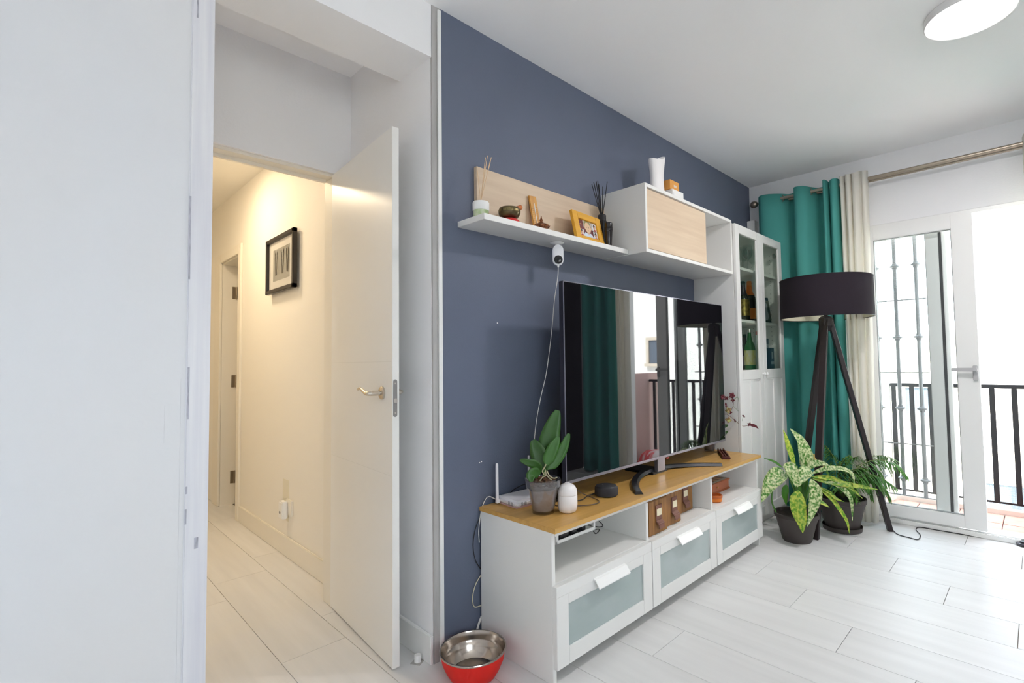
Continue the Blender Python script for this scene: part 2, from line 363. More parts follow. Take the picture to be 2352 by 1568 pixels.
fx = sash('fixed_sash', 2.862, 2.905, -1.222, -.665, .024, 2.02, .070, .075, .075, False)
obj('brush_seal', box(2.862, 2.900, -1.236, -1.222, .03, 2.015), SEAL, fx)
obj('edge_profile', box(2.866, 2.905, -1.262, -1.237, .026, 2.018, .003), UPVC, fx)
t = B(); bx(t, 2.775, 2.79, -1.397, -1.372, .965, 1.06, .003); bx(t, 2.755, 2.777, -1.392, -1.377, 1.028, 1.043, .003); bx(t, 2.745, 2.76, -1.395, -1.27, 1.024, 1.046, .003)
obj('handle', t, mat('white_handle', (.50, .50, .51, 1), .4), sl)
# second window, behind the camera
w2 = struct('window_2', (-1.4, -3.66, 1.05))
fb = B()
for q in ((-2.3, -2.24, 1.05, 2.35), (-.86, -.8, 1.05, 2.35), (-1.58, -1.52, 1.11, 2.29), (-2.24, -.86, 1.05, 1.11), (-2.24, -.86, 2.29, 2.35)): bx(fb, q[0], q[1], -3.69, -3.63, q[2], q[3], .004)
obj('window_frame', fb, UPVC, w2)
for a, b in ((-2.24, -1.58), (-1.52, -.86)): obj('pane', box(a, b, -3.662, -3.658, 1.11, 2.29), PANE, w2)

# ---------------------------------------------------------------- outside: balcony, gate, railing, houses
TERR = mat('terracotta_tile', (.55, .27, .20, 1), .6, var=.25, vscale=(8, 8, 8))
bal = struct('balcony_floor', (3.3, -1.2, -.02))
obj('balcony_slab', box(2.99, 3.62, -1.95, .3, -.2, -.035), mat('concrete', (.6, .58, .55, 1), .9), bal)
for i in range(2):
    for j in range(8):
        obj('balcony_tile', box(3.02+i*.27, 3.285+i*.27, .02-(j+1)*.245, .015-j*.245, -.035, -.015, .002), TERR, bal)
kerb = obj('balcony_kerb', box(3.56, 3.62, -1.95, .3, -.035, .02, .004), mat('painted_kerb', (.80, .74, .70, 1), .8), kind='structure')
PINK = mat('pink_render', (.62, .42, .38, 1), .9, bump=.3, bscale=60)
obj('balcony_side_wall', box(3.02, 3.72, -2.02, -1.955, -.2, .98, .004), PINK, kind='structure')
sw = obj('balcony_side_wall', box(3.02, 3.62, .3, .4, -.2, 2.4, .004), mat('white_render', (.8, .8, .78, 1), .9, bump=.3, bscale=60), kind='structure')
t = thing('floor_cushion', 'red and white striped cushion on the balcony, seen in the television screen', 'cushion', (3.28, -1.76, -.015))
q = B(); lathe(q, [(0, 0), (.12, 0), (.17, .03), (.18, .08), (.15, .15), (.09, .19), (0, .20)], (3.28, -1.76, -.014), 32); obj('cover', q, mat('red_white_cloth', (.75, .10, .10, 1), .9, col2=(.8, .7, .68, 1), vscale=(4, 22, 4), ramp=.05), t, smooth=True)
q = B(); tube(q, [(3.28+.182*math.cos(u), -1.76+.182*math.sin(u), .055) for u in [2*PI*i/24 for i in range(25)]], .006, 6, smooth=False); obj('piping', q, mat('red_piping', (.6, .05, .06, 1), .9), t, smooth=True)
t = thing('balcony_railing', 'black metal balcony railing with square upright bars outside the window', 'railing', (3.5, -.8, 0))
obj('top_rail', box(3.48, 3.52, -1.95, -.805, .885, .912, .004), BLACKM, t)
obj('bottom_rail', box(3.492, 3.508, -1.95, -.805, .075, .088, .002), BLACKM, t)
y = -.828
while y > -1.93: obj('baluster', box(3.49, 3.51, y-.0155, y+.0155, .088, .885, .002), BLACKM, t); y -= .1182
obj('post', box(3.48, 3.52, -.805, -.775, -.015, .912, .003), mat('white_post', (.75, .72, .68, 1), .7), t)
nb = B()
for k in range(0, 76):
    yy = -.81-k*.015
    bx(nb, 3.5145, 3.5155, yy-.0004, yy+.0004, .03, .88)
for k in range(0, 57):
    zz = .03+k*.015; bx(nb, 3.5145, 3.5155, -1.94, -.81, zz-.0004, zz+.0004)
nn = obj('safety_net', nb, mat('green_net', (.25, .40, .33, 1), .8), t); nn['kind'] = 'stuff'
g = thing('window_gate', 'grey wrought iron gate with knobbed bars standing outside the left window pane', 'gate', (3.0, -.8, 0))
GATE = mat('grey_iron', (.22, .22, .23, 1), .5, .2)
for yy in (-.705, -.83, -.952, -1.076):
    t = B(); lathe(t, [(.0125, .15), (.0125, 1.99)], (3.0, yy, 0), 8)
    q = obj('gate_bar', t, GATE, g, smooth=True)
    for z in (.269, .759, 1.257, 1.764):
        t = B(); lathe(t, [(.0125, -.024), (.017, -.015), (.017, -.010), (.030, -.005), (.030, .005), (.017, .010), (.017, .015), (.0125, .024)], (3.0, yy, z), 14); obj('knob', t, GATE, q, smooth=True)
for z in (.15, .509, 1.009, 1.521, 1.99):
    obj('cross_bar', box(2.997, 3.003, -1.13, -.66, z-.004, z+.004), GATE, g)
obj('gate_post', box(2.985, 3.015, -.66, -.64, -.015, 2.01, .002), GATE, g)
WH = mat('white_facade', (.82, .81, .78, 1), .9, bump=.2, bscale=20); GL = mat('dark_window', (.12, .15, .19, 1), .15); SH = mat('beige_reveal', (.62, .55, .45, 1), .8)
def house(name, label, x0, x1, y0, y1, z0, z1, wins, m=WH, roof=None):
    h = thing(name, label, 'building', ((x0+x1)/2, (y0+y1)/2, z0))
    obj('wall', box(x0, x1, y0, y1, z0, z1), m, h)
    obj('parapet', box(x0-.12, x1+.12, y0-.12, y1+.12, z1, z1+.18), roof or m, h)
    for (yc, zc, ww, hh) in wins:
        q = B(); bx(q, x0-.05, x0+.02, yc-ww/2-.07, yc-ww/2, zc-.1, zc+hh+.07); bx(q, x0-.05, x0+.02, yc+ww/2, yc+ww/2+.07, zc-.1, zc+hh+.07); bx(q, x0-.05, x0+.02, yc-ww/2, yc+ww/2, zc+hh, zc+hh+.07); bx(q, x0-.1, x0+.02, yc-ww/2-.09, yc+ww/2+.09, zc-.12, zc-.05)
        f = obj('window', q, SH, h); obj('pane', box(x0-.01, x0+.005, yc-ww/2, yc+ww/2, zc-.05, zc+hh), GL, f)
    return h
house('apartment_building', 'white house across the street with small blue-grey window, seen through the right opening', 9.0, 14, -9.0, -2.2, -7, 6.5, [(-5.37, 1.10, .30, .50), (-3.62, 2.55, .42, .55), (-8.0, 1.10, .5, .7), (-5.37, -2, .5, .7)])
house('terraced_house', 'low cream house with flat roof seen beyond the railing through the left pane', 13.0, 19, -2.0, 5.0, -7, 1.6, [(.2, -.2, .8, .6), (2.0, -.2, .8, .6), (-1.1, -2.4, .8, .8)], mat('cream_facade', (.80, .74, .62, 1), .9))
house('garden_annex', 'low white outbuilding with green band, seen between the balusters', 7.0, 8.6, -2.15, .6, -7, -1.9, [], WH, mat('green_band', (.10, .38, .27, 1), .7))
obj('ground', box(-30, 60, -50, 50, -7.4, -7.02), mat('pale_paving', (.78, .75, .70, 1), .95), kind='structure')
# ---------------------------------------------------------------- lamps
t = thing('ceiling_lamp', 'round flat white ceiling lamp, switched on, at the top right', 'lamp', (LAMP[0], LAMP[1], 2.50))
q = B(); lathe(q, [(.150, .035), (.152, .004), (.149, 0), (.135, 0), (.133, .004), (.133, .03)], LAMP, 64, cap=False); lathe(q, [(0, .0315), (.152, .0315)], LAMP, 64, cap=False)
obj('rim', q, TRIMW, t, smooth=True)
q = B(); lathe(q, [(0, -.010), (.10, -.009), (.126, -.004), (.133, .002), (.133, .008), (0, .008)], LAMP, 64)
obj('diffuser', q, mat('lamp_diffuser', (.9, .9, .9, 1), .5, emit=(1, .965, .965, 1), estr=LAMP_E), t)
t = thing('hall_ceiling_lamp', 'round warm ceiling lamp in the hallway, hidden behind the left wall', 'lamp', HALL_LAMP)
q = B(); lathe(q, [(.16, .035), (.16, .005), (.15, 0)], HALL_LAMP, 40); obj('rim', q, TRIMW, t)
q = B(); lathe(q, [(0, -.012), (.10, -.008), (.14, -.001), (0, -.0005)], HALL_LAMP, 40); obj('diffuser', q, mat('warm_diffuser', (.9, .9, .9, 1), .5, emit=(1, .80, .53, 1), estr=HALL_E), t)

# ---------------------------------------------------------------- tv bench
t = thing('tv_bench', 'long white tv bench with oak top and three frosted glass drawers', 'tv bench', (.9, -.22, 0))
for n, x in (('side_panel', 0), ('side_panel', 1.782)):
    obj(n, box(x, x+.018, -.413, -.013, 0, .522, .001), LAM, t)
for x in (.591, 1.191): obj('divider', box(x, x+.018, -.411, -.02, .34, .50, .001), LAM, t)
obj('top_rail', box(.018, 1.782, -.413, -.013, .503, .522, .001), LAM, t)
obj('compartment_floor', box(.018, 1.782, -.411, -.02, .322, .340, .001), LAM, t)
obj('bottom_panel', box(.018, 1.782, -.411, -.02, .066, .08, .001), LAM, t)
obj('back_panel', box(.018, 1.782, -.022, -.018, .08, .503), LAMTEX, t)
obj('wood_top', box(-.004, 1.804, -.4346, -.011, .522, .539, .0012), OAK, t)
FROST = mat('frosted_glass', (.35, .42, .41, 1), .13, spec=.6, ior=1.5, col2=(.41, .47, .47, 1), vscale=(5, 5, 9))
for i in range(3):
    a, b = .003+i*.6, .597+i*.6
    if i == 0: a = .0015
    q = B(); z0, z1 = .056, .337; gz0, gz1 = .115, .264
    bx(q, a, a+.062, -.433, -.413, z0, z1-.036, .001); bx(q, b-.066, b, -.433, -.413, z0, z1-.036, .001)
    bx(q, a+.062, b-.066, -.433, -.413, z0, gz0, .001); bx(q, a, b, -.433, -.413, z1-.0365, z1, .001)
    bx(q, a+.062, b-.066, -.433, -.413, gz1, z1-.0365, .001)
    bx(q, a+.01, b-.01, -.413, -.05, z0+.02, z0+.03); bx(q, a+.01, a+.02, -.413, -.05, z0+.02, z1-.06); bx(q, b-.02, b-.01, -.413, -.05, z0+.02, z1-.06)
    d = obj('drawer', q, LAM, t)
    obj('glass_panel', box(a+.060, b-.064, -.427, -.420, gz0-.002, gz1+.002), FROST, d)
    q = B(); hx = (a+b)/2; hw = .098
    vs = [(-.4325, .307), (-.4445, .3045), (-.4635, .279), (-.4635, .2755), (-.461, .2755), (-.4435, .300), (-.4325, .3015)]
    L = [q.verts.new((hx-hw, y, z)) for y, z in vs]; R_ = [q.verts.new((hx+hw, y, z)) for y, z in vs]
    q.faces.new(L); q.faces.new(R_[::-1])
    for k in range(len(vs)): q.faces.new((L[k], R_[k], R_[(k+1) % len(vs)], L[(k+1) % len(vs)]))
    obj('handle', q, mat('handle_white', (.86, .86, .85, 1), .3), d)

# ---------------------------------------------------------------- television
t = thing('television', 'large flat television with black glossy screen on a curved black foot', 'television', (.99, -.25, .54))
x0, x1, z0, z1 = .260, 1.721, .616, 1.459
DARKBEZ = mat('dark_bezel', (.03, .03, .045, 1), .35, .4); SILV = mat('silver_bezel', (.35, .34, .40, 1), .3, .8)
obj('housing', box(x0, x1, -.247, -.222, z0, z1, .002), DARKBEZ, t)
q = B(); bx(q, x0+.12, x1-.12, -.223, -.185, z0+.03, z0+.5, .01); obj('rear_box', q, BLACKP, t)
obj('screen', box(x0+.003, x1-.003, -.2502, -.2465, z0+.012, z1-.003, .0005), mat('tv_screen', (.006, .006, .008, 1), .02, spec=.5, ior=1.75), t)
q = B(); bx(q, x0, x1, -.251, -.246, z0, z0+.012, .0006); bx(q, x0, x0+.003, -.251, -.246, z0, z1, .0006); bx(q, x1-.003, x1, -.251, -.246, z0, z1, .0006); bx(q, x0, x1, -.251, -.246, z1-.003, z1, .0006)
obj('bezel', q, SILV, t)
q = B(); bx(q, 1.04, 1.062, -.249, -.24, .606, .612, .001); obj('sensor', q, mat('red_tab', (.7, .12, .1, 1), .4), t)
q = B(); bx(q, .955, 1.025, -.247, -.225, .552, .617, .002); obj('neck', q, SILV, t)
q = B()
arc = []
for i in range(33):
    a = -1+2*i/32; x = .963+.395*a; yy = -.205-.19*abs(a)**2.2
    arc.append(Vector((x, yy, 0)))
secs = []
for i, p in enumerate(arc):
    d = (arc[min(i+1, 32)]-arc[max(i-1, 0)]).normalized(); n_ = Vector((-d.y, d.x, 0)); a = abs(-1+2*i/32)
    lift = .012*(1-a**1.5); wd = .019
    secs.append([q.verts.new(p+n_*s*wd+Vector((0, 0, .5395+lift*b+.0))) for s, b in ((-1, 1), (1, 1))]+[q.verts.new(p+n_*s*wd*f+Vector((0, 0, .5395+lift+.013))) for s, f in ((1, .8), (-1, .55))])
for a, b in zip(secs, secs[1:]):
    for j in range(4): q.faces.new((a[j], a[(j+1) % 4], b[(j+1) % 4], b[j]))
q.faces.new(secs[0][::-1]); q.faces.new(secs[-1])
obj('foot', q, BLACKP, t, smooth=True)
q = B(); bx(q, .92, 1.06, -.24, -.06, .5395, .552, .004); obj('foot_bracket', q, BLACKP, t)

# ---------------------------------------------------------------- wall shelf and wall cabinet
t = thing('wall_shelf', 'white wall shelf with pale oak back panel above the television', 'shelf', (.4, -.1, 1.667))
obj('shelf_board', box(-.093, .843, -.1715, 0, 1.667, 1.6903, .001), LAM, t)
obj('back_panel', box(-.010, .843, -.020, -.0005, 1.6903, 1.936, .001), PALEOAK, t)
q = B(); bx(q, .69, .693, -.03, -.02, 1.845, 1.86); obj('hook', q, BLACKM, t)
t = thing('wall_cabinet', 'white wall cabinet with pale oak sliding door and open right end', 'cabinet', (1.35, -.14, 1.664))
X0, X1 = .844, 1.836
obj('bottom_board', box(X0, X1, -.2795, 0, 1.664, 1.682, .001), LAM, t)
obj('top_board', box(X0, X1, -.2795, 0, 1.997, 2.015, .001), LAM, t)
obj('side_board', box(X0, X0+.016, -.2795, 0, 1.682, 1.997, .0008), LAM, t)
obj('side_board', box(X1-.016, X1, -.2795, 0, 1.682, 1.997, .0008), LAM, t)
obj('back_board', box(X0+.016, X1-.016, -.006, -.0005, 1.682, 1.997), LAMTEX, t)
obj('door', box(X0+.020, 1.492, -.2745, -.258, 1.686, 1.990, .001), PALEOAK, t)
# ---------------------------------------------------------------- tall glass cabinet
t = thing('glass_cabinet', 'tall white display cabinet with two glazed doors beside the curtain', 'cabinet', (2.235, -.15, 0))
X0, X1 = 1.840, 2.640; ZT = 1.997; YF = -.300
obj('side_panel', box(X0, X0+.018, YF+.02, 0, 0, ZT, .001), LAM, t)
obj('side_panel', box(X1-.018, X1, YF+.02, 0, 0, ZT, .001), LAM, t)
obj('top_panel', box(X0+.018, X1-.018, YF+.02, 0, ZT-.02, ZT, .001), LAM, t)
obj('plinth', box(X0+.018, X1-.018, YF+.04, -.01, 0, .06), LAM, t)
obj('back_panel', box(X0+.018, X1-.018, -.006, 0-.001, .06, ZT-.02), LAMTEX, t)
for z in (.07, .42, .75, 1.035, 1.375, 1.725):
    obj('shelf', box(X0+.018, X1-.018, YF+.035, -.006, z-.009, z+.009, .001), LAM, t)
q = B()
for z in [1.10+.032*k for k in range(26)]:
    for yy in (-.22, -.08): lathe(q, [(.0025, 0), (.0025, .001)], (0, 0, 0), 8, Matrix.Translation((X1-.0185, yy, z)) @ Matrix.Rotation(-PI/2, 4, 'Y'))
sp_ = obj('peg_holes', q, SEAL, t); sp_['kind'] = 'stuff'
CABG = glass('cabinet_glass', (.94, .97, .94, 1), .8)
for i in range(2):
    a, b = (X0+.001, 2.2385) if i == 0 else (2.2415, X1-.001)
    q = B(); s = .056
    bx(q, a, a+s, YF, YF+.018, .065, ZT-.003, .0015); bx(q, b-s, b, YF, YF+.018, .065, ZT-.003, .0015)
    bx(q, a+s, b-s, YF, YF+.018, ZT-.06, ZT-.003, .0015); bx(q, a+s, b-s, YF, YF+.018, .985, 1.048, .0015); bx(q, a+s, b-s, YF, YF+.018, .065, .13, .0015)
    bx(q, a+s-.001, b-s+.001, YF+.009, YF+.014, .12, .995)
    xm = (a+b)/2
    bx(q, xm-.022, xm+.022, YF+.003, YF+.012, .13, .985, .0015)
    for u, v_, c_, d_ in ((a+s, a+s+.01, .13, .985), (b-s-.01, b-s, .13, .985)): bx(q, u, v_, YF+.004, YF+.012, c_, d_, .002)
    bx(q, a+s, b-s, YF+.004, YF+.012, .972, .985, .002)
    for u, v_, c_, d_ in ((a+s, a+s+.008, 1.048, ZT-.06), (b-s-.008, b-s, 1.048, ZT-.06)): bx(q, u, v_, YF+.005, YF+.012, c_, d_, .002)
    d = obj('door', q, LAM, t)
    obj('glass_pane', box(a+s-.004, b-s+.004, YF+.009, YF+.012, 1.044, ZT-.056), CABG, d)
    kx = b-.022 if i == 0 else a+.022
    q = B(); lathe(q, [(.005, 0), (.005, .008), (.010, .012), (.011, .018), (.006, .022), (0, .022)], (0, 0, 0), 20, Matrix.Translation((kx, YF, 1.018)) @ Matrix.Rotation(PI/2, 4, 'X'))
    obj('knob', q, TRIMW, d, smooth=True)
    if i: 
        q = B(); lathe(q, [(.019, 0), (.019, .009), (.012, .011), (.012, .0)], (0, 0, 0), 24, Matrix.Translation((b-s-.02, YF+.022, 1.885)) @ Matrix.Rotation(-PI/2, 4, 'X')); bx(q, b-s-.02, b-.006, YF+.019, YF+.03, 1.875, 1.895, .002)
        obj('hinge', q, STEEL, d, smooth=True)
# things inside the glass cabinet
def bottle(name, label, px, y, z, h, r, m, foil=None, fh=.3, lab=None, lz=(.12, .4), cap=None, cat='bottle', neck=.3):
    x = on(px, 700, 'y', y).x; b = thing(name, label, cat, (x, y, z))
    pr = [(0, 0), (r*.93, 0), (r, .006), (r, h*.52), (r*.9, h*.60), (r*.55, h*.70), (r*neck*1.25, h*.80), (r*neck, h*.9), (r*neck, h*.985), (r*neck*.8, h), (0, h)]
    q = B(); lathe(q, pr, (x, y, z), 24); obj('glass_body', q, m, b, smooth=True)
    if foil:
        q = B(); k = 1.04; lathe(q, [(r*.78*k, h*.655), (r*.55*k, h*.71), (r*neck*1.35*k, h*.80), (r*neck*1.25, h*.9), (r*neck*1.3, h*.99), (r*neck, h*1.01), (0, h*1.012)], (x, y, z), 24, cap=False); obj('foil', q, foil, b, smooth=True)
    if lab:
        q = B(); lathe(q, [(r+.0006, h*lz[0]), (r+.0006, h*lz[1])], (x, y, z), 24, cap=False); obj('label_band', q, lab, b, smooth=True)
    if cap:
        q = B(); lathe(q, [(r*neck*1.2, h*.93), (r*neck*1.2, h*1.02), (0, h*1.021)], (x, y, z), 16); obj('cap', q, cap, b)
    return b
DG = mat('dark_green_glass', (.01, .02, .008, 1), .08, spec=.7); ORF = mat('orange_foil', (.85, .22, .02, 1), .35, .2); GOLD = mat('gold_foil', (.45, .33, .08, 1), .3, .7, var=.7, vscale=(50, 50, 50))
bottle('champagne_bottle', 'dark champagne bottle with orange foil neck and orange label on middle shelf', 1722, -.17, 1.384, .300, .046, DG, ORF, lab=mat('orange_label', (.80, .26, .03, 1), .5), lz=(.08, .34))
bottle('champagne_bottle', 'dark bottle with crinkled gold label left of the orange champagne bottle', 1707, -.16, 1.384, .29, .044, DG, mat('black_foil', (.015, .015, .02, 1), .4), lab=GOLD, lz=(.15, .55))
bottle('liquor_bottle', 'green bottle with yellow label on the lower glazed shelf', 1719, -.19, 1.044, .285, .038, mat('green_glass', (.03, .16, .04, 1), .08, spec=.7), None, lab=mat('yellow_label', (.70, .62, .10, 1), .5, col2=(.75, .72, .6, 1), vscale=(40, 40, 30)), lz=(.12, .48), cap=STEEL)
bottle('liquor_bottle', 'clear bottle with red cap beside the green liquor bottle', 1738, -.20, 1.044, .27, .040, mat('clear_bottle', (.62, .70, .68, 1), .06, spec=.6), None, lab=mat('pale_label', (.6, .68, .72, 1), .5), lz=(.2, .45), cap=mat('red_cap', (.6, .05, .04, 1), .4))
bottle('liquor_bottle', 'small dark bottle with purple label at left edge of the lower glazed shelf', 1708, -.14, 1.044, .25, .034, mat('brown_glass', (.10, .05, .06, 1), .1, spec=.6), None, lab=mat('mauve_label', (.35, .28, .36, 1), .5), cap=SEAL)
XF = on(1768, 690, 'y', -.225).x-2.3925
t = thing('framed_photo', 'small dark framed picture standing on the middle shelf behind the right glass door', 'picture', (2.5, -.2, 1.384))
Mf = Matrix.Translation((XF+2.3925, -.2, 0)) @ Matrix.Rotation(math.radians(-24), 4, 'Z') @ Matrix.Translation((-2.3925, .165, 0)) @ rot((2.37, -.16, 1.384), math.radians(-6), 'X')
obj('frame', box(2.325, 2.46, -.17, -.158, 1.385, 1.585, .002, Mf), mat('navy_frame', (.012, .03, .05, 1), .35), t)
obj('print', box(2.345, 2.44, -.1712, -.1698, 1.41, 1.562, 0, Mf), mat('dark_print', (.03, .05, .06, 1), .4, col2=(.16, .17, .12, 1), vscale=(20, 20, 14)), t)
q = B(); lathe(q, [(0, .165), (.010, .16), (.013, .15), (.009, .14), (.014, .13), (.022, .11), (.018, .07), (.03, .03), (.012, .0)], (0, 0, 0), 16, Mf @ Matrix.Translation((2.385, -.172, 1.41)) @ Matrix.Scale(.12, 4, (0, 1, 0)))
obj('printed_figure', q, mat('pale_print', (.42, .46, .52, 1), .5), t)
XF = on(1768, 820, 'y', -.235).x-2.33
t = thing('bottle_box', 'dark blue bottle carton on the lower shelf behind the right glass door', 'box', (2.33+XF, -.22, 1.044))
obj('carton', box(2.297+XF, 2.363+XF, -.255, -.19, 1.044, 1.20, .001), mat('navy_carton', (.03, .06, .12, 1), .4), t)
q = B(); bx(q, 2.30+XF, 2.36+XF, -.2556, -.255, 1.08, 1.10); bx(q, 2.315+XF, 2.345+XF, -.2556, -.255, 1.12, 1.17); obj('printed_label', q, mat('grey_print', (.35, .42, .48, 1), .5), t)
XF = on(1757, 780, 'y', -.21).x-2.255
t = thing('small_box', 'small navy box with a white band standing behind the middle cabinet stile', 'box', (2.255+XF, -.19, 1.044))
obj('carton', box(2.225+XF, 2.285+XF, -.225, -.165, 1.044, 1.27, .001), mat('navy_carton', (.03, .06, .12, 1)), t)
obj('printed_label', box(2.228+XF, 2.282+XF, -.2256, -.225, 1.20, 1.23), mat('grey_print', (.35, .42, .48, 1)), t)
WG = glass('wine_glass', (.93, .95, .94, 1), 2.0)
for i, (x, y) in enumerate(((1707, -.15), (1717, -.2), (1729, -.16))):
    x = on(x, 600, 'y', y).x
    t = thing('wine_glass', ('wine glass at the left on top glazed shelf', 'wine glass in the middle of the top glazed shelf', 'wine glass at the right on top shelf near the centre stile')[i], 'glass', (x, y, 1.734), 'wine glasses on the top cabinet shelf')
    q = B(); lathe(q, [(.033, 0), (.03, .003), (.005, .006), (.0035, .02), (.0035, .085), (.015, .095), (.034, .12), (.037, .15), (.031, .195), (.030, .195), (.035, .15), (.032, .122), (.013, .10), (0, .096)], (x, y, 1.734), 20)
    obj('bowl', q, WG, t, smooth=True)

# ---------------------------------------------------------------- on the wall shelf
ZS = 1.6903
t = thing('reed_diffuser', 'white reed diffuser jar with pale wooden sticks at left end of shelf', 'diffuser', (-.055, -.10, ZS))
c = (-.052, -.10, ZS)
q = B(); lathe(q, [(0, 0), (.029, 0), (.031, .003), (.031, .03), (0, .03)], c, 32); obj('jar', q, mat('leaf_print_glass', (.62, .66, .50, 1), .15, col2=(.30, .45, .16, 1), vscale=(35, 35, 35)), t, smooth=True)
q = B(); lathe(q, [(.0315, .03), (.033, .032), (.033, .062), (.031, .065), (.012, .065), (.012, .058), (0, .058)], c, 32); obj('collar', q, TRIMW, t, smooth=True)
REED = mat('pale_reed', (.72, .52, .33, 1), .7)
for i, (dx, dy, h) in enumerate(((-.022, -.008, .14), (.028, .004, .21), (.045, .012, .225), (.052, -.004, .215), (.034, -.018, .19))):
    q = B(); tube(q, [(c[0]-dx*.15, c[1]-dy*.1, ZS+.045), (c[0]+dx, c[1]+dy, ZS+.045+h)], .0016, 6, smooth=False); obj('reed', q, REED, t)
t = thing('singing_bowl', 'dark bronze singing bowl on a red cushion with an orange wooden striker', 'bowl', (.093, -.105, ZS))
c = (.093, -.105, ZS)
q = B(); lathe(q, [(0, 0), (.034, 0), (.042, .008), (.041, .018), (.030, .0245), (0, .0245)], c, 28); obj('cushion', q, mat('red_cushion', (.65, .03, .03, 1), .8), t, smooth=True)
c = (.093, -.105, ZS+.0105)
q = B(); lathe(q, [(0, .014), (.018, .014), (.036, .021), (.0445, .034), (.0455, .046), (.0425, .058), (.041, .0595), (.0395, .058), (.042, .046), (.040, .034), (.03, .024), (0, .02)], c, 40)
obj('bowl_body', q, mat('dark_bronze', (.10, .075, .045, 1), .28, .85, col2=(.20, .15, .07, 1), vscale=(40, 40, 90)), t, smooth=True)
q = B(); lathe(q, [(.0461, .040), (.0463, .046), (.0455, .051)], c, 40, cap=False); obj('engraved_band', q, mat('gold_band', (.32, .25, .10, 1), .35, .8, col2=(.09, .07, .04, 1), vscale=(160, 160, 60)), t, smooth=True)
q = B(); tube(q, [(.085, -.115, ZS+.045), (.125, -.10, ZS+.074), (.165, -.085, ZS+.093), (.178, -.080, ZS+.098)], lambda s: .007+.004*s, 12, smooth=True); obj('striker', q, mat('orange_wood', (.60, .17, .04, 1), .4), t, smooth=True)
t = thing('thermometer', 'wooden thermometer leaning upright against the shelf back panel', 'thermometer', (.29, -.05, ZS))
Mt = rot((.29, -.05, ZS), math.radians(-7), 'X') @ rot((.29, -.05, ZS), math.radians(-5), 'Y')
q = B(); bx(q, .290, .338, -.056, -.048, ZS+.002, ZS+.188, .003, Mt); obj('board', q, wood('honey_wood', (.68, .34, .06, 1), (.55, .25, .04, 1), (40, 40, 3)), t)
q = B(); bx(q, .312, .3165, -.0585, -.0555, ZS+.03, ZS+.155, .001, Mt); obj('glass_tube', q, mat('white_tube', (.85, .82, .78, 1), .15), t)
q = B()
for k in range(12):
    z = ZS+.035+k*.009; bx(q, .297, .306, -.0563, -.0559, z, z+.001, 0, Mt); bx(q, .322, .331, -.0563, -.0559, z, z+.001, 0, Mt)
obj('scale_marks', q, mat('brown_ink', (.18, .08, .02, 1), .7), t)
t = thing('incense_burner', 'small copper lotus shaped incense burner in front of the thermometer', 'incense burner', (.26, -.115, ZS))
COP = mat('old_copper', (.42, .17, .08, 1), .35, .85, var=.6, vscale=(60, 60, 60)); c = (.250, -.135, ZS)
q = B(); lathe(q, [(0, 0), (.024, 0), (.026, .004), (.030, .015), (.034, .022), (.026, .027), (0, .029)], c, 24); obj('dish', q, COP, t, smooth=True)
for i in range(8):
    a = i*PI/4; q = B(); d = Vector((math.cos(a), math.sin(a), 0)); cc = Vector(c)
    leaf(q, [cc+d*.016+Vector((0, 0, .006)), cc+d*.033+Vector((0, 0, .012)), cc+d*.037+Vector((0, 0, .022))], .012, .3, thick=.0015, k=3); obj('petal', q, COP, t, smooth='all')
q = B(); lathe(q, [(.014, .027), (.012, .033), (.005, .038), (.008, .046), (.004, .052), (.002, .062), (0, .064)], c, 14); obj('finial', q, COP, t, smooth=True)
# yellow photo frame
t = thing('photo_frame', 'yellow photo frame with a portrait of a blond child on the shelf', 'picture frame', (.56, -.10, ZS))
Mp = Matrix.Translation((.500, -.120, ZS)) @ Matrix.Rotation(math.radians(4), 4, 'Z') @ Matrix.Rotation(math.radians(-13), 4, 'X')
W_, H_ = .232, .158
YEL = wood('yellow_wood', (.80, .42, .035, 1), (.72, .36, .03, 1), (4, 40, 40), .5)
def rel(bm): bmesh.ops.transform(bm, matrix=Mp, verts=bm.verts); return bm
q = B(); f = .040
for a, b, c_, d_ in ((-.0, f, 0, H_), (W_-f, W_, 0, H_), (f, W_-f, 0, f*.85), (f, W_-f, H_-f*.85, H_)): bx(q, a, b, -.008, .008, c_+.001, d_+.001, .001)
obj('frame', rel(q), YEL, t)
q = B(); bx(q, W_*.45, W_*.55, .008, .05, .001, .01); Mk = None; obj('stand', rel(q), YEL, t)
def flat(name, poly, y, col, par):
    q = B(); q.faces.new([q.verts.new((x, y, z)) for x, z in poly]); r = bmesh.ops.extrude_face_region(q, geom=q.faces[:])
    for v in [g for g in r['geom'] if isinstance(g, bmesh.types.BMVert)]: v.co.y += .0004
    return obj(name, rel(q), mat(name+'_ink', col, .35), par)
def rect(a, b, c_, d_): return [(a, c_), (b, c_), (b, d_), (a, d_)]
def ell(cx, cz, rx, rz, n=20): return [(cx+rx*math.cos(2*PI*i/n), cz+rz*math.sin(2*PI*i/n)) for i in range(n)]
ph = flat('photo', rect(.038, W_-.038, .033, H_-.032), .002, (.20, .06, .065, 1), t)
flat('photo_wall', rect(.085, W_-.038, .085, H_-.032), .0012, (.55, .50, .46, 1), ph)
flat('bracelet', [(.052, .098), (.06, .104), (.07, .105), (.078, .096), (.07, .100), (.058, .099)], .0008, (.55, .25, .12, 1), ph)
flat('shirt', [(.075, .034), (.158, .034), (.15, .052), (.135, .062), (.122, .058), (.108, .058), (.09, .062), (.08, .05)], .0006, (.66, .76, .88, 1), ph)
flat('neck', rect(.108, .126, .055, .07), .0004, (.72, .48, .36, 1), ph)
flat('hair', ell(.118, .102, .0285, .030), .0003, (.30, .30, .14, 1), ph)
flat('face', ell(.118, .089, .0245, .029), 0, (.80, .56, .36, 1), ph)
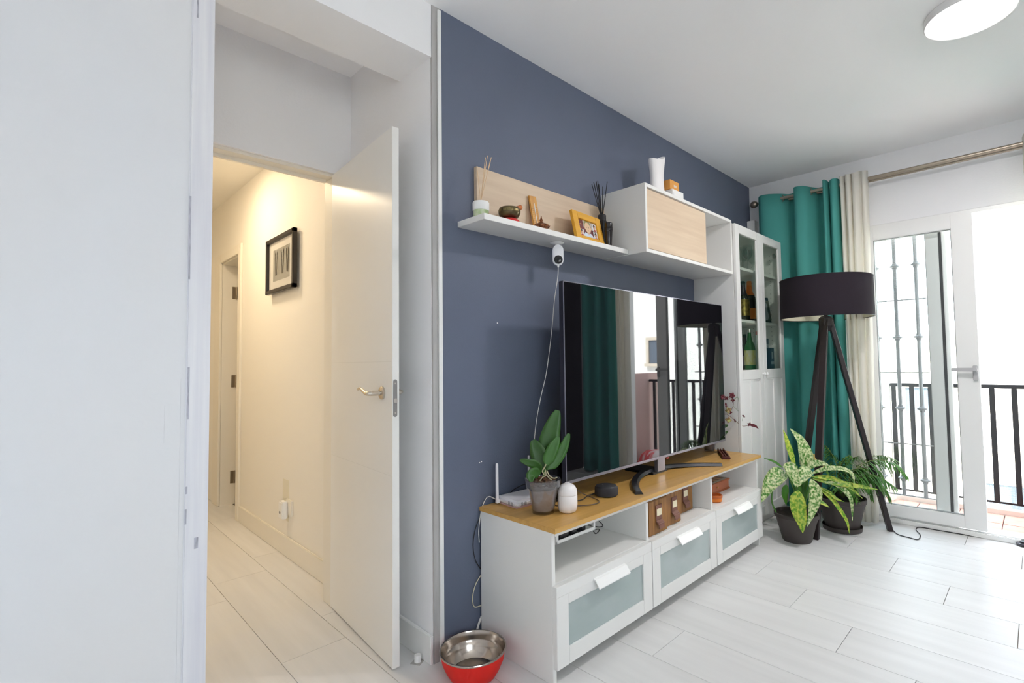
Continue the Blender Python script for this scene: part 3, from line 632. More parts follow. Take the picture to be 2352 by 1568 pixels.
flat('ear', ell(.0925, .087, .004, .007), .0002, (.72, .46, .32, 1), ph); flat('ear', ell(.1435, .087, .004, .007), .0002, (.72, .46, .32, 1), ph)
for ex in (.110, .127): flat('eye', ell(ex, .091, .0028, .0016, 10), -.0004, (.05, .03, .03, 1), ph)
flat('mouth', ell(.1185, .0745, .0055, .0016, 10), -.0004, (.50, .14, .12, 1), ph)
flat('nose', ell(.1188, .083, .0022, .0028, 10), -.0003, (.74, .47, .33, 1), ph)
for a, c_, sc in ((.158, .082, 1), (.158, .038, 1), (.044, .038, .92)):
    k = flat('passport_photo', rect(a, a+.036*sc, c_-.003, c_+.038*sc), -.0004, (.80, .80, .82, 1), ph)
    cx_ = a+.018*sc
    flat('passport_shirt', [(cx_-.012, c_-.002), (cx_+.012, c_-.002), (cx_+.008, c_+.008), (cx_-.008, c_+.008)], -.0008, (.45, .08, .08, 1), ph)
    flat('passport_hair', ell(cx_, c_+.0225*sc, .0095, .0115, 14), -.0010, (.03, .02, .02, 1), ph); flat('passport_face', ell(cx_, c_+.018*sc, .0075, .0095, 14), -.0014, (.70, .42, .30, 1), ph)
# black diffuser and black flask
t = thing('reed_diffuser', 'black reed diffuser with thin black sticks behind the yellow frame', 'diffuser', (.755, -.07, ZS))
c = (.770, -.062, ZS)
q = B(); bx(q, c[0]-.018, c[0]+.018, c[1]-.018, c[1]+.018, ZS, ZS+.160, .003); obj('bottle', q, BLACKP, t)
q = B(); lathe(q, [(.021, .155), (.021, .186), (.019, .189), (.010, .189), (.010, .182), (0, .182)], c, 24); obj('collar', q, mat('black_collar', (.02, .02, .022, 1), .5), t, smooth=True)
for dx, dy, h in ((-.073, .005, .19), (-.056, -.01, .205), (-.048, .012, .208), (-.022, .0, .20), (-.012, .014, .225), (.040, -.008, .228), (-.004, -.012, .19)):
    q = B(); tube(q, [(c[0]-dx*.12, c[1]-dy*.1, ZS+.14), (c[0]+dx, c[1]+dy, ZS+.145+h)], .0021, 6, smooth=False); obj('reed', q, mat('black_reed', (.01, .01, .012, 1), .6), t)
t = thing('black_flask', 'slim glossy black ribbed flask standing between yellow frame and wall cabinet', 'vase', (.752, -.118, ZS))
q = B(); lathe(q, [(0, 0), (.013, 0), (.0145, .004), (.0175, .05), (.0205, .098), (.0205, .125), (.019, .132), (.0, .132)], (.750, -.118, ZS), 28)
for z in (.088, .094, .100, .106): lathe(q, [(.0195, z), (.0216, z+.0012), (.0195, z+.0024)], (.750, -.118, ZS), 28, cap=False)
obj('body', q, mat('gloss_black', (.012, .01, .012, 1), .12, spec=.7), t, smooth=True)
# on the wall cabinet
t = B(); n = 40; c = Vector((1.135, -.17, 2.0155)); ringz = []
def vr(s, a):
    wv = 1-.20*math.sin(PI*min(1, s*1.05))**1.2+.02*s; return .064*wv*(1 if True else 0)
rows = []
for i in range(19):
    s = i/18; row = []
    for j in range(n):
        a = 2*PI*j/n; hh = .235*(1+.10*math.cos(a-.2)+.03*math.cos(2*a))
        r = vr(s, a); row.append(t.verts.new(c+Vector((r*math.cos(a)*(1+.06*s*max(0, math.cos(a))), .55*r*math.sin(a), hh*s))))
    rows.append(row)
inner = [[t.verts.new(c+Vector(((v.co-c).x*.93, (v.co-c).y*.9, max(.004, (v.co-c).z-.001)))) for v in r] for r in rows]
for R1, R2 in zip(rows, rows[1:]):
    for j in range(n): t.faces.new((R1[j], R1[(j+1) % n], R2[(j+1) % n], R2[j]))
for R1, R2 in zip(inner, inner[1:]):
    for j in range(n): t.faces.new((R1[j], R2[j], R2[(j+1) % n], R1[(j+1) % n]))
for j in range(n): t.faces.new((rows[-1][j], rows[-1][(j+1) % n], inner[-1][(j+1) % n], inner[-1][j]))
t.faces.new(rows[0][::-1]); t.faces.new(inner[0])
tag(obj('vase', t, mat('white_ceramic', (.84, .82, .82, 1), .45), smooth=True), 'tall white waisted vase with a slanting wavy rim on the wall cabinet', 'vase')
t = thing('carton', 'small white carton with dark stripe on the wall cabinet beside the vase', 'box', (1.28, -.18, 2.0155))
obj('box_body', box(1.222, 1.345, -.215, -.145, 2.0155, 2.090, .001), TRIMW, t)
q = B()
for z in (2.03, 2.037, 2.044, 2.051, 2.058, 2.065): bx(q, 1.2350, 1.2375, -.2154, -.215, z, z+.005)
bx(q, 1.28, 1.31, -.2154, -.215, 2.05, 2.056); obj('print', q, mat('grey_print2', (.30, .32, .38, 1), .6), t)
t = thing('small_carton', 'small orange carton lying on top of the white carton', 'box', (1.27, -.18, 2.0905))
obj('box_body', box(1.215, 1.315, -.205, -.15, 2.0905, 2.145, .001), mat('orange_card', (.72, .33, .07, 1), .6), t)
obj('print', box(1.255, 1.285, -.2054, -.205, 2.108, 2.122), mat('pale_label2', (.75, .62, .5, 1), .6), t)
# security camera under the shelf
t = thing('security_camera', 'white security camera with black lens hanging upside down under the shelf', 'camera', (.375, -.10, 1.60))
c = (.385, -.10, 1.667)
q = B(); lathe(q, [(0, -.0005), (.030, -.0005), (.033, -.003), (.024, -.009), (.009, -.012), (.007, -.026), (0, -.026)], c, 32); obj('mount', q, TRIMW, t, smooth=True)
Mc = Matrix.Translation((.385, -.105, 1.606)) @ Matrix.Rotation(math.radians(-42), 4, 'Z')
q = B()
def capsule(bm, r, h, y0, y1, bev=.002):
    v = []
    for i in range(17): a = PI*i/16; v.append((r*math.cos(a), h+r*math.sin(a)))
    for i in range(17): a = PI+PI*i/16; v.append((r*math.cos(a), -h+r*math.sin(a)))
    m_ = bmesh.new(); f = m_.faces.new([m_.verts.new((x, y0, z)) for x, z in v]); e = bmesh.ops.extrude_face_region(m_, geom=[f])
    for g_ in e['geom']:
        if isinstance(g_, bmesh.types.BMVert): g_.co.y = y1
    bmesh.ops.recalc_face_normals(m_, faces=m_.faces)
    big = [e2 for e2 in m_.edges if abs(e2.verts[0].co.y-e2.verts[1].co.y) < 1e-6]
    bmesh.ops.bevel(m_, geom=big, offset=bev, segments=2, affect='EDGES'); merge(bm, m_)
capsule(q, .0245, .023, -.012, .012, .004); bmesh.ops.transform(q, matrix=Mc, verts=q.verts); obj('body', q, mat('camera_white', (.82, .82, .85, 1), .3), t, smooth=True)
q = B(); lathe(q, [(.0195, 0), (.0195, .002), (.014, .004), (.006, .0045), (.0055, .003), (0, .003)], (0, 0, 0), 28, Mc @ Matrix.Translation((0, -.0115, -.022)) @ Matrix.Rotation(PI/2, 4, 'X')); obj('lens', q, mat('lens_black', (.008, .008, .01, 1), .08), t, smooth=True)
q = B(); bx(q, -.004, .004, -.008, 0, -.056, -.042, .001); bmesh.ops.transform(q, matrix=Mc, verts=q.verts); pl = obj('plug', q, TRIMW, t)
q = B(); tube(q, [(.385, -.105, 1.552), (.381, -.104, 1.50), (.362, -.10, 1.40), (.35, -.095, 1.28), (.335, -.09, 1.17), (.315, -.085, 1.06), (.285, -.08, .96), (.262, -.075, .86), (.235, -.08, .74), (.225, -.06, .64), (.235, -.04, .56), (.24, -.03, .541)], .0018, 6, 8); obj('cable', q, mat('white_cable', (.75, .73, .70, 1), .5), t, smooth=True)
# ---------------------------------------------------------------- curtains
def curtain(name, label, path, z0, z1, m, lean=0, top=None, rings=(), group=None, pleat=.012):
    P = spline([(x, y, 0) for y, x in path], 7); n = len(P); nz = 14
    t = thing(name, label, 'curtain', (P[n//2].x, P[n//2].y, z0), group)
    q = B(); F = []; Bk = []
    for k in range(nz+1):
        s = k/nz; z = z0+(z1-z0)*s; row = []; rb = []
        for i, p in enumerate(P):
            d = P[min(i+1, n-1)]-P[max(i-1, 0)]; d.normalize(); nr = Vector((-d.y, d.x, 0))
            u = i/(n-1)
            wob = pleat*(1-s)*math.sin(u*23+s*3)+.006*math.sin(s*9+u*11)*(1-s)
            zz = z+(top(u) if (top and k == nz) else 0)
            pp = Vector((p.x+wob*.6, p.y+lean*(1-s)*(u-.5)+wob*.4, zz))
            row.append(q.verts.new(pp)); rb.append(q.verts.new(pp+nr*.002))
        F.append(row); Bk.append(rb)
    for k in range(nz):
        for i in range(n-1):
            q.faces.new((F[k][i], F[k][i+1], F[k+1][i+1], F[k+1][i])); q.faces.new((Bk[k][i], Bk[k+1][i], Bk[k+1][i+1], Bk[k][i+1]))
        for i in (0, n-1): q.faces.new((F[k][i], F[k+1][i], Bk[k+1][i], Bk[k][i]))
    for i in range(n-1):
        q.faces.new((F[0][i], Bk[0][i], Bk[0][i+1], F[0][i+1])); q.faces.new((F[nz][i], F[nz][i+1], Bk[nz][i+1], Bk[nz][i]))
    obj('fabric', q, m, t, smooth='all')
    for y in rings:
        q = B(); pts = [(RX+.026*math.cos(a)*.35, y+.026*math.cos(a)*.6, RZ+.026*math.sin(a)) for a in [2*PI*i/18 for i in range(19)]]
        tube(q, pts, .0035, 6, smooth=False); obj('eyelet', q, NICKEL, t, smooth=True)
    return t
RX, RZ = 2.70, 2.348
TEAL = cloth('teal_cloth', (.10, .41, .37, 1), .2); CRM = cloth('cream_cloth', (.93, .91, .86, 1), .5)
curtain('curtain', 'teal eyelet curtain hanging between the glass cabinet and the cream curtain', [(-.118, 2.715), (-.125, 2.69), (-.155, 2.655), (-.205, 2.65), (-.262, 2.67), (-.305, 2.70), (-.335, 2.745), (-.37, 2.75), (-.392, 2.70), (-.40, 2.655), (-.43, 2.635), (-.475, 2.645), (-.505, 2.69), (-.54, 2.75), (-.575, 2.755), (-.592, 2.70), (-.60, 2.645), (-.617, 2.632), (-.628, 2.66), (-.634, 2.70), (-.642, 2.66), (-.662, 2.632), (-.688, 2.655), (-.695, 2.72)], .02, 2.388, TEAL, lean=.0, top=lambda u: .006*math.sin(u*20), rings=(-.150, -.30, -.50), group=None)
curtain('curtain', 'narrow gathered cream curtain between the teal curtain and the sliding window', [(-.692, 2.75), (-.70, 2.69), (-.712, 2.65), (-.728, 2.66), (-.735, 2.70), (-.742, 2.66), (-.757, 2.64), (-.773, 2.655), (-.778, 2.69), (-.786, 2.65), (-.805, 2.635), (-.826, 2.65), (-.836, 2.67), (-.85, 2.645), (-.868, 2.65), (-.875, 2.70)], .015, 2.40, CRM, lean=.05, top=lambda u: .006*math.sin(u*26), pleat=.01)
curtain('curtain', 'teal curtain at the far side of the window, seen only in the television screen', [(-1.790, 2.70), (-1.820, 2.64), (-1.870, 2.66), (-1.890, 2.74), (-1.940, 2.74), (-1.960, 2.65), (-2.010, 2.64), (-2.050, 2.74), (-2.100, 2.74), (-2.130, 2.65), (-2.190, 2.65), (-2.250, 2.72)], .02, 2.388, TEAL)
curtain('curtain', 'cream curtain at the far side of the window, seen only in the television screen', [(-1.650, 2.72), (-1.660, 2.65), (-1.680, 2.66), (-1.690, 2.70), (-1.710, 2.65), (-1.730, 2.66), (-1.740, 2.71), (-1.760, 2.65), (-1.780, 2.70)], .015, 2.39, CRM)
t = thing('curtain_rod', 'double satin metal curtain rod with ball finial above the window', 'curtain rod', (RX, -.10, RZ))
Mx = Matrix.Rotation(PI/2, 4, 'X')
q = B(); lathe(q, [(.0125, 0), (.0125, 2.45)], (0, 0, 0), 20, Matrix.Translation((RX, -.135, RZ)) @ Mx); obj('front_rod', q, NICKEL, t, smooth=True)
q = B(); lathe(q, [(.0095, 0), (.0095, 2.43)], (0, 0, 0), 20, Matrix.Translation((RX+.05, -.15, RZ-.004)) @ Mx); obj('rear_rod', q, NICKEL, t, smooth=True)
q = B(); lathe(q, [(.015, 0), (.018, .006), (.018, .03), (.013, .033), (.008, .038), (.008, .046), (.013, .05), (.021, .056), (.026, .068), (.0275, .078), (.026, .088), (.021, .098), (.012, .104), (0, .106)], (0, 0, 0), 28, Matrix.Translation((RX, -.162, RZ)) @ Matrix.Rotation(-PI/2, 4, 'X')); obj('finial', q, mat('antique_nickel', (.32, .27, .22, 1), .3, 1), t, smooth=True)
for y in (-.19, -2.4):
    q = B(); bx(q, RX, XW-.002, y-.006, y+.006, RZ-.03, RZ-.018, .001); lathe(q, [(.02, 0), (.02, .004)], (0, 0, 0), 20, Matrix.Translation((XW-.005, y, RZ-.02)) @ Matrix.Rotation(PI/2, 4, 'Y')); obj('bracket', q, NICKEL, t)

# ---------------------------------------------------------------- floor lamp
HB = Vector((2.43, -.65, 1.36))
t = thing('floor_lamp', 'black tripod floor lamp with wide dark drum shade in front of the curtains', 'lamp', (2.43, -.65, 0))
SHO = mat('dark_shade', (.022, .017, .023, 1), .9, bump=.3, bscale=500, spec=.2)
q = B(); lathe(q, [(.281, .0), (.2785, .262)], (2.43, -.65, 1.388), 72, cap=False); obj('lamp_shade', q, SHO, t, smooth=True)
q = B(); lathe(q, [(.2765, .001), (.2745, .261)], (2.43, -.65, 1.388), 72, cap=False); obj('shade_lining', q, mat('gold_cream_lining', (.80, .74, .58, 1), .7), t, smooth=True)
q = B(); 
for z in (1.388, 1.650): lathe(q, [(.2745, z-.0015), (.2825 if z < 1.5 else .2800, z-.0015), (.2825 if z < 1.5 else .2800, z+.0015), (.2745, z+.0015), (.2745, z-.0015)], (2.43, -.65, 0), 72, cap=False)
for k in range(3):
    a = k*2*PI/3+.4; tube(q, [(2.43, -.65, 1.60), (2.43+.275*math.cos(a), -.65+.275*math.sin(a), 1.648)], .0025, 6, smooth=False)
obj('shade_ring', q, BLACKM, t)
DWOOD = mat('black_stained_wood', (.020, .013, .014, 1), .38, bump=.1, bscale=90)
def beam(q, a, b, w, h, side):
    a, b = Vector(a), Vector(b); d = (b-a).normalized(); s = (Vector(side)-d*Vector(side).dot(d)).normalized(); u = d.cross(s)
    vs = [q.verts.new(p+s*i*w/2+u*j*h/2) for p in (a, b) for i, j in ((-1, -1), (1, -1), (1, 1), (-1, 1))]
    for f in ((3, 2, 1, 0), (4, 5, 6, 7), (0, 1, 5, 4), (1, 2, 6, 5), (2, 3, 7, 6), (3, 0, 4, 7)): q.faces.new([vs[i] for i in f])
for k, (fx_, fy_) in enumerate(((2.116, -.629), (2.589, -.936), (2.617, -.373))):
    f = Vector((fx_, fy_, 0)); dd = (f-Vector((2.43, -.65, 0))).normalized(); tp = Vector((2.43, -.65, 1.375))+dd*.022
    q = B(); beam(q, tp, f+Vector((0, 0, .001)), .042, .030, dd.cross(Vector((0, 0, 1))))
    for v in q.verts:
        if v.co.z < .03: v.co.z = 0.0
    bmesh.ops.bevel(q, geom=q.edges[:], offset=.003, segments=1, affect='EDGES'); obj('leg', q, DWOOD, t)
q = B(); lathe(q, [(.028, 1.30), (.046, 1.335), (.046, 1.385), (.03, 1.40), (.012, 1.402), (.012, 1.50), (.02, 1.50), (.02, 1.54), (0, 1.54)], (2.43, -.65, 0), 6); obj('hub', q, DWOOD, t)
q = B(); lathe(q, [(.0, 1.54), (.012, 1.545), (.03, 1.58), (.026, 1.61), (0, 1.622)], (2.43, -.65, 0), 20); obj('bulb', q, mat('frosted_bulb', (.8, .8, .78, 1), .3), t, smooth=True)
q = B()
cp = [on(x, y, 'z', .005) for x, y in ((2047, 1212), (2062, 1226), (2090, 1234), (2108, 1238), (2114, 1228), (2104, 1216), (2112, 1210), (2150, 1216), (2240, 1231), (2320, 1243), (2352, 1248), (2420, 1262))]
tube(q, [(p.x, p.y, .0035) for p in cp], .0028, 6); obj('power_cord', q, mat('black_cord', (.02, .02, .022, 1), .5), t, smooth=True)
c = on(2356, 1250, 'z', .01)
tf = thing('foot_switch', 'round dark foot switch on the floor cable at the right edge', 'switch', (c.x, c.y, 0))
q = B(); lathe(q, [(0, 0), (.042, 0), (.044, .004), (.040, .010), (.026, .012), (0, .012)], (c.x, c.y, 0.0065), 32); obj('base', q, mat('dark_switch', (.05, .045, .055, 1), .25), tf, smooth=True)
q = B(); lathe(q, [(.026, .012), (.025, .020), (.02, .024), (0, .024)], (c.x, c.y, 0.0065), 28); obj('button', q, BLACKP, tf, smooth=True)

# ---------------------------------------------------------------- plants by the window
def leafmat(name, a, b, vs, th=.5, rough=.42, ramp=.11):
    m = mat(name, a, rough, col2=b, vscale=vs, vdetail=5, objvar=.16, spec=.35, ramp=ramp); return m
SPECK = leafmat('speckled_leaf', (.62, .66, .36, 1), (.055, .20, .018, 1), (75, 75, 75))
SPECKY = leafmat('yellow_speckled_leaf', (.50, .55, .08, 1), (.10, .28, .015, 1), (65, 65, 65))
GREENL = leafmat('green_leaf', (.065, .22, .02, 1), (.11, .33, .035, 1), (10, 10, 10))
STEM = mat('green_stem', (.07, .20, .03, 1), .5)
POT = mat('taupe_plastic', (.058, .047, .043, 1), .55, bump=.1, bscale=300)
SOIL = mat('potting_soil', (.03, .02, .014, 1), .95, bump=1, bscale=80, var=.6, vscale=(60, 60, 60))
def pot(t, c, rb, rt, h, saucer=False):
    z0 = .012 if saucer else 0
    q = B(); lathe(q, [(0, z0), (rb*.96, z0), (rb, z0+.006), (rb+(rt-rb)*.62, h*.66), (rt*.965, h*.86), (rt, h*.87), (rt, h-.003), (rt-.004, h), (rt-.009, h-.003), (rt-.011, h*.85), (0, h*.85)], c, 48); obj('pot_body', q, POT, t, smooth=True)
    q = B(); lathe(q, [(0, h*.852), (rt-.012, h*.852)], c, 40, cap=False); obj('soil', q, SOIL, t)
    if saucer:
        q = B(); lathe(q, [(0, 0), (rb*1.08, 0), (rb*1.16, .004), (rb*1.2, .030), (rb*1.17, .030), (rb*1.12, .011), (0, .011)], c, 48); obj('saucer', q, POT, t, smooth=True)
p1 = Vector((2.03, -.55, 0)); d1_ = depth(p1); h1 = V(1829, 1176, d1_).z
t = thing('dumb_cane', 'variegated dumb cane with speckled leaves in a taupe pot beside the tv bench', 'potted plant', p1)
pot(t, p1, .084, .128, h1)
def leaves(t, d0, rows, m0):
    for pts, hw, off, m in rows:
        P = [V(x, y, d0+(off if not isinstance(off, tuple) else off[0]+(off[1]-off[0])*i/(len(pts)-1))) for i, (x, y) in enumerate(pts)]
        q = B(); sv = -FW if abs((P[-1]-P[0]).normalized().dot(FW)) < .95 else Vector((0, 0, 1))
        up = (-FW*.75+Vector((0, 0, .66))).normalized()
        leaf(q, P, hw*d0/FPX, .28, up, k=5, wave=.08); obj('leaf', q, m, t, smooth='all')
A_, Y_, G_ = SPECK, SPECKY, GREENL
leaves(t, d1_, [
 ([(1827, 1075), (1815, 1040), (1806, 1010), (1799, 987)], 8, .03, Y_),
 ([(1848, 1078), (1849, 1050), (1838, 1015), (1815, 984)], 19, .06, A_),
 ([(1806, 1086), (1786, 1092), (1766, 1115), (1749, 1153)], 20, (-.02, -.12), A_),
 ([(1798, 1074), (1778, 1060), (1755, 1052)], 3.5, 0, G_),
 ([(1800, 1066), (1813, 1074), (1820, 1092), (1828, 1118)], 16, (-.04, -.12), A_),
 ([(1866, 1084), (1850, 1084), (1840, 1098), (1832, 1118)], 16, (0, -.07), A_),
 ([(1862, 1088), (1898, 1076), (1936, 1077), (1957, 1089), (1962, 1111)], 6.5, (0, -.1), A_),
 ([(1852, 1078), (1868, 1066), (1888, 1064), (1912, 1074)], 9, .02, A_),
 ([(1864, 1098), (1914, 1108), (1966, 1116), (2017, 1124)], 8.5, (0, -.12), Y_),
 ([(1864, 1094), (1914, 1100), (1950, 1119), (1981, 1144)], 7, (0, -.08), Y_),
 ([(1868, 1100), (1911, 1108), (1940, 1127), (1955, 1152), (1958, 1196)], 7.5, (0, -.16), A_),
 ([(1876, 1116), (1904, 1140), (1926, 1166), (1945, 1198), (1951, 1225)], 6, (0, -.13), Y_),
 ([(1876, 1116), (1904, 1131), (1922, 1146), (1939, 1152)], 5, (0, -.09), Y_),
 ([(1874, 1148), (1888, 1155), (1905, 1165)], 6, (0, -.05), Y_),
 ([(1834, 1126), (1830, 1158), (1838, 1192), (1844, 1224)], 19, (-.09, -.17), Y_),
 ([(1862, 1100), (1872, 1130), (1868, 1162), (1854, 1209)], 15, (-.06, -.15), A_),
 ([(1806, 1112), (1802, 1135), (1806, 1160)], 8, (-.02, -.05), G_),
 ([(1828, 1100), (1832, 1130), (1826, 1160)], 9, .0, G_),
 ([(1850, 1090), (1846, 1120), (1852, 1150)], 9, .03, G_),
 ([(1846, 1062), (1868, 1050), (1888, 1062), (1892, 1075)], 8, .10, mat('browned_leaf', (.50, .42, .12, 1), .5, col2=(.35, .22, .06, 1), vscale=(30, 30, 30))),
 ([(1840, 1080), (1852, 1060), (1850, 1040)], 8, .09, Y_)], None)
for pts, r, off in (([(1782, 1176), (1773, 1150), (1777, 1118), (1800, 1092)], .005, -.03), ([(1830, 1178), (1828, 1140), (1832, 1100)], .008, 0), ([(1840, 1178), (1842, 1140), (1850, 1085)], .008, .02), ([(1836, 1178), (1826, 1130), (1806, 1080)], .006, 0), ([(1842, 1178), (1856, 1130), (1866, 1095)], .007, 0), ([(1838, 1178), (1838, 1130), (1830, 1070)], .006, .03), ([(1845, 1178), (1862, 1150), (1878, 1120)], .005, 0), ([(1796, 1092), (1792, 1080), (1780, 1082), (1768, 1090)], .003, -.02)):
    q = B(); tube(q, [V(x, y, d1_+off) for x, y in pts], r, 8); obj('stem', q, STEM, t, smooth=True)
p2 = Vector((2.43, -.70, 0)); d2_ = depth(p2); h2 = V(1935, 1140, d2_).z
t = thing('parlour_palm', 'parlour palm with drooping feathery fronds in a taupe pot with saucer under the lamp', 'potted plant', p2)
pot(t, p2, .098, .145, h2, True)
PALM = leafmat('palm_leaf', (.045, .16, .025, 1), (.10, .26, .04, 1), (12, 12, 12)); PALMB = mat('palm_stalk', (.16, .20, .05, 1), .5)
def frond(pts, off0, off1, ln, m=PALM, cnt=22):
    P = spline([V(x, y, d2_+off0+(off1-off0)*i/(len(pts)-1)) for i, (x, y) in enumerate(pts)], 8); q = B(); tube(q, P, lambda s: .0028*(1-.6*s), 5, smooth=False)
    st = obj('frond', q, PALMB, t, smooth=True); q = B(); n = len(P)
    for k in range(cnt):
        s = .22+.78*k/(cnt-1); i = min(n-2, int(s*(n-1))); p = P[i].lerp(P[i+1], s*(n-1)-i) if i < n-1 else P[i]
        d = (P[i+1]-P[i]).normalized(); l = random.uniform(.85, 1.2)*1.2*ln*(math.sin(PI*(.18+.75*s))**.8)
        for sg in (-1, 1):
            sd = d.cross(Vector((0, 0, 1))).normalized()*sg; dirv = (d*random.uniform(.3, .6)+sd*random.uniform(.5, .8)+Vector((0, 0, random.uniform(-.6, -.1)))).normalized()
            e_ = p+dirv*l*random.uniform(.85, 1.1)+Vector((0, 0, -l*.35)); mid = p+dirv*l*.5
            leaf(q, [p, mid, e_], .0046, .2, (0, 0, 1), k=3, thick=.0004)
    lf = obj('leaflets', q, m, st, smooth='all')
frond([(1937, 1142), (1955, 1090), (1990, 1062), (2023, 1056), (2058, 1066), (2082, 1092)], 0, -.10, .085, cnt=27)
frond([(1937, 1142), (1965, 1102), (1995, 1090), (2023, 1096), (2058, 1120)], 0, -.15, .075, cnt=26)
frond([(1935, 1142), (1925, 1080), (1912, 1045), (1895, 1022)], 0, .10, .07)
frond([(1936, 1142), (1940, 1085), (1952, 1055), (1972, 1048)], 0, .12, .07)
frond([(1937, 1142), (1962, 1105), (1990, 1108), (2003, 1145)], 0, -.02, .06)
frond([(1938, 1142), (1975, 1095), (2012, 1098), (2033, 1136)], 0, .04, .07)
frond([(1935, 1142), (1920, 1100), (1922, 1075), (1940, 1062)], 0, .05, .07)
frond([(1936, 1142), (1945, 1115), (1958, 1120), (1970, 1150)], 0, -.16, .05)
frond([(1935, 1142), (1930, 1100), (1960, 1078), (1990, 1075)], 0, -.05, .07)
frond([(1935, 1142), (1915, 1110), (1900, 1085), (1893, 1060)], 0, .02, .06)
frond([(1936, 1142), (1950, 1100), (1985, 1075), (2010, 1075), (2030, 1100)], 0, -.02, .08)
frond([(1936, 1142), (1948, 1110), (1975, 1095), (1995, 1120)], 0, -.10, .07)
frond([(1936, 1142), (1925, 1095), (1935, 1060), (1950, 1045)], 0, .0, .07)
frond([(1937, 1142), (1960, 1085), (1995, 1052), (2030, 1046), (2060, 1058)], 0, .05, .08)
frond([(1937, 1142), (1970, 1110), (2000, 1104), (2030, 1118), (2045, 1145)], 0, -.08, .07)
frond([(1936, 1142), (1932, 1120), (1945, 1110), (1962, 1130)], 0, -.20, .06)
c = on(1978, 1214, 'z', 0)
tag(obj('tennis_ball', lathe(B(), [(0.033*math.sin(PI*i/16), .033-.033*math.cos(PI*i/16)) for i in range(17)], (2.585, -.735, 0), 28), mat('tennis_felt', (.60, .78, .02, 1), .9, bump=.6, bscale=500), smooth=True), 'yellow-green tennis ball on the floor behind the palm pot', 'ball')

# ---------------------------------------------------------------- on the tv bench
ZB = .5392
BW = mat('router_white', (.80, .78, .80, 1), .35)
t = thing('router', 'white wifi router with two upright antennas at the left end of the oak top', 'router', (.17, -.085, ZB))
Mr = rotz((.165, -.085, 0), math.radians(-4))
q = B(); bx(q, .07, .27, -.165, -.025, ZB+.004, ZB+.030, .010, Mr); obj('casing', q, BW, t, smooth=True)
q = B(); bx(q, .075, .265, -.160, -.03, ZB, ZB+.006, .002, Mr); obj('base', q, mat('pinkish_base', (.62, .42, .42, 1), .4), t)
q = B()
for k in range(6):
    for a in (.095, .112, .21, .225): bx(q, a, a+.011, -.1656, -.1648, ZB+.010+k*.0024, ZB+.0112+k*.0024, 0, Mr)
    for b in (-.145, -.125): bx(q, .0694, .0702, b, b+.012, ZB+.010+k*.0024, ZB+.0112+k*.0024, 0, Mr)
obj('vents', q, mat('vent_grey', (.25, .24, .26, 1), .6), t)
for ax_, ay_ in ((.062, -.045), (.268, -.018)):
    q = B(); lathe(q, [(.006, 0), (.0065, .01), (.0062, .10), (.0056, .150), (.0045, .155), (0, .156)], (ax_, ay_, ZB+.012), 14); bx(q, ax_-.006, ax_+.012, ay_-.006, ay_+.006, ZB+.006, ZB+.02, .002); obj('antenna', q, BW, t, smooth=True)
q = B(); tube(q, [(.08, -.02, ZB+.012), (.04, -.012, ZB+.03), (.01, -.01, ZB-.01), (-.008, -.012, .45), (-.012, -.02, .40)], .0018, 6); obj('cable', q, mat('white_cable', (.75, .73, .70, 1), .5), t, smooth=True)
q = B(); tube(q, [(.14, -.022, ZB+.016), (.19, -.012, ZB+.035), (.26, -.02, ZB+.045), (.30, -.04, ZB+.02), (.34, -.10, ZB+.004)], .0022, 6); obj('black_cable', q, SEAL, t, smooth=True)
# orchid
po = Vector((.112, -.262, ZB)); do = depth(po); hr = V(1243, 1100, do).z-ZB
t = thing('orchid', 'leafy orchid without flowers in a clear plastic pot beside the router', 'potted plant', po)
CLR = glass('clear_plastic', (.88, .87, .87, 1), 2.2, .08)
rb, rt = .042, .066
q = B(); lathe(q, [(0, .004), (rb*.9, .004), (rb, 0), (rb*1.02, .006), (rt*.9, hr*.76), (rt*1.02, hr*.78), (rt*1.06, hr), (rt*1.03, hr), (rt*.98, hr*.79), (rt*.87, hr*.775), (rb*.98, .008), (0, .008)], po, 40); obj('outer_pot', q, CLR, t, smooth=True)
q = B(); lathe(q, [(0, .012), (rb*.95, .012), (rb*1.28, hr*.72), (0, hr*.72)], po, 32); obj('bark_fill', q, mat('fogged_bark', (.30, .245, .225, 1), .6, col2=(.48, .43, .42, 1), vscale=(22, 22, 30), vdetail=5), t, smooth=True)
q = B(); lathe(q, [(rt*.80, hr*.70), (rt*.92, hr*1.02), (rt*.98, hr*1.03), (rt*.98, hr*1.02), (rt*.90, hr*1.0), (rt*.78, hr*.70)], po+Vector((-.004, .004, 0)), 36, cap=False); obj('inner_pot', q, CLR, t, smooth=True)
BARK = mat('bark_chips', (.17, .075, .03, 1), .8, var=.6, vscale=(80, 80, 80))
q = B()
for i in range(70):
    a = random.uniform(0, 2*PI); r = .052*math.sqrt(random.random()); c_ = po+Vector((r*math.cos(a), r*math.sin(a), hr*random.uniform(.80, 1.0)))
    bx(q, -.007, .007, -.004, .004, -.003, .003, 0, Matrix.Translation(c_) @ Matrix.Rotation(random.uniform(0, 6), 4, 'Z') @ Matrix.Rotation(random.uniform(-.8, .8), 4, 'X'))
o = obj('bark', q, BARK, t); o['kind'] = 'stuff'
ORL = mat('orchid_leaf', (.020, .085, .005, 1), .38, col2=(.030, .115, .010, 1), vscale=(8, 8, 8), spec=.5, objvar=.25)
bprof = lambda s: (min(1, s*5)**.6)*(math.sin(PI*(.18+.80*s))**.55)
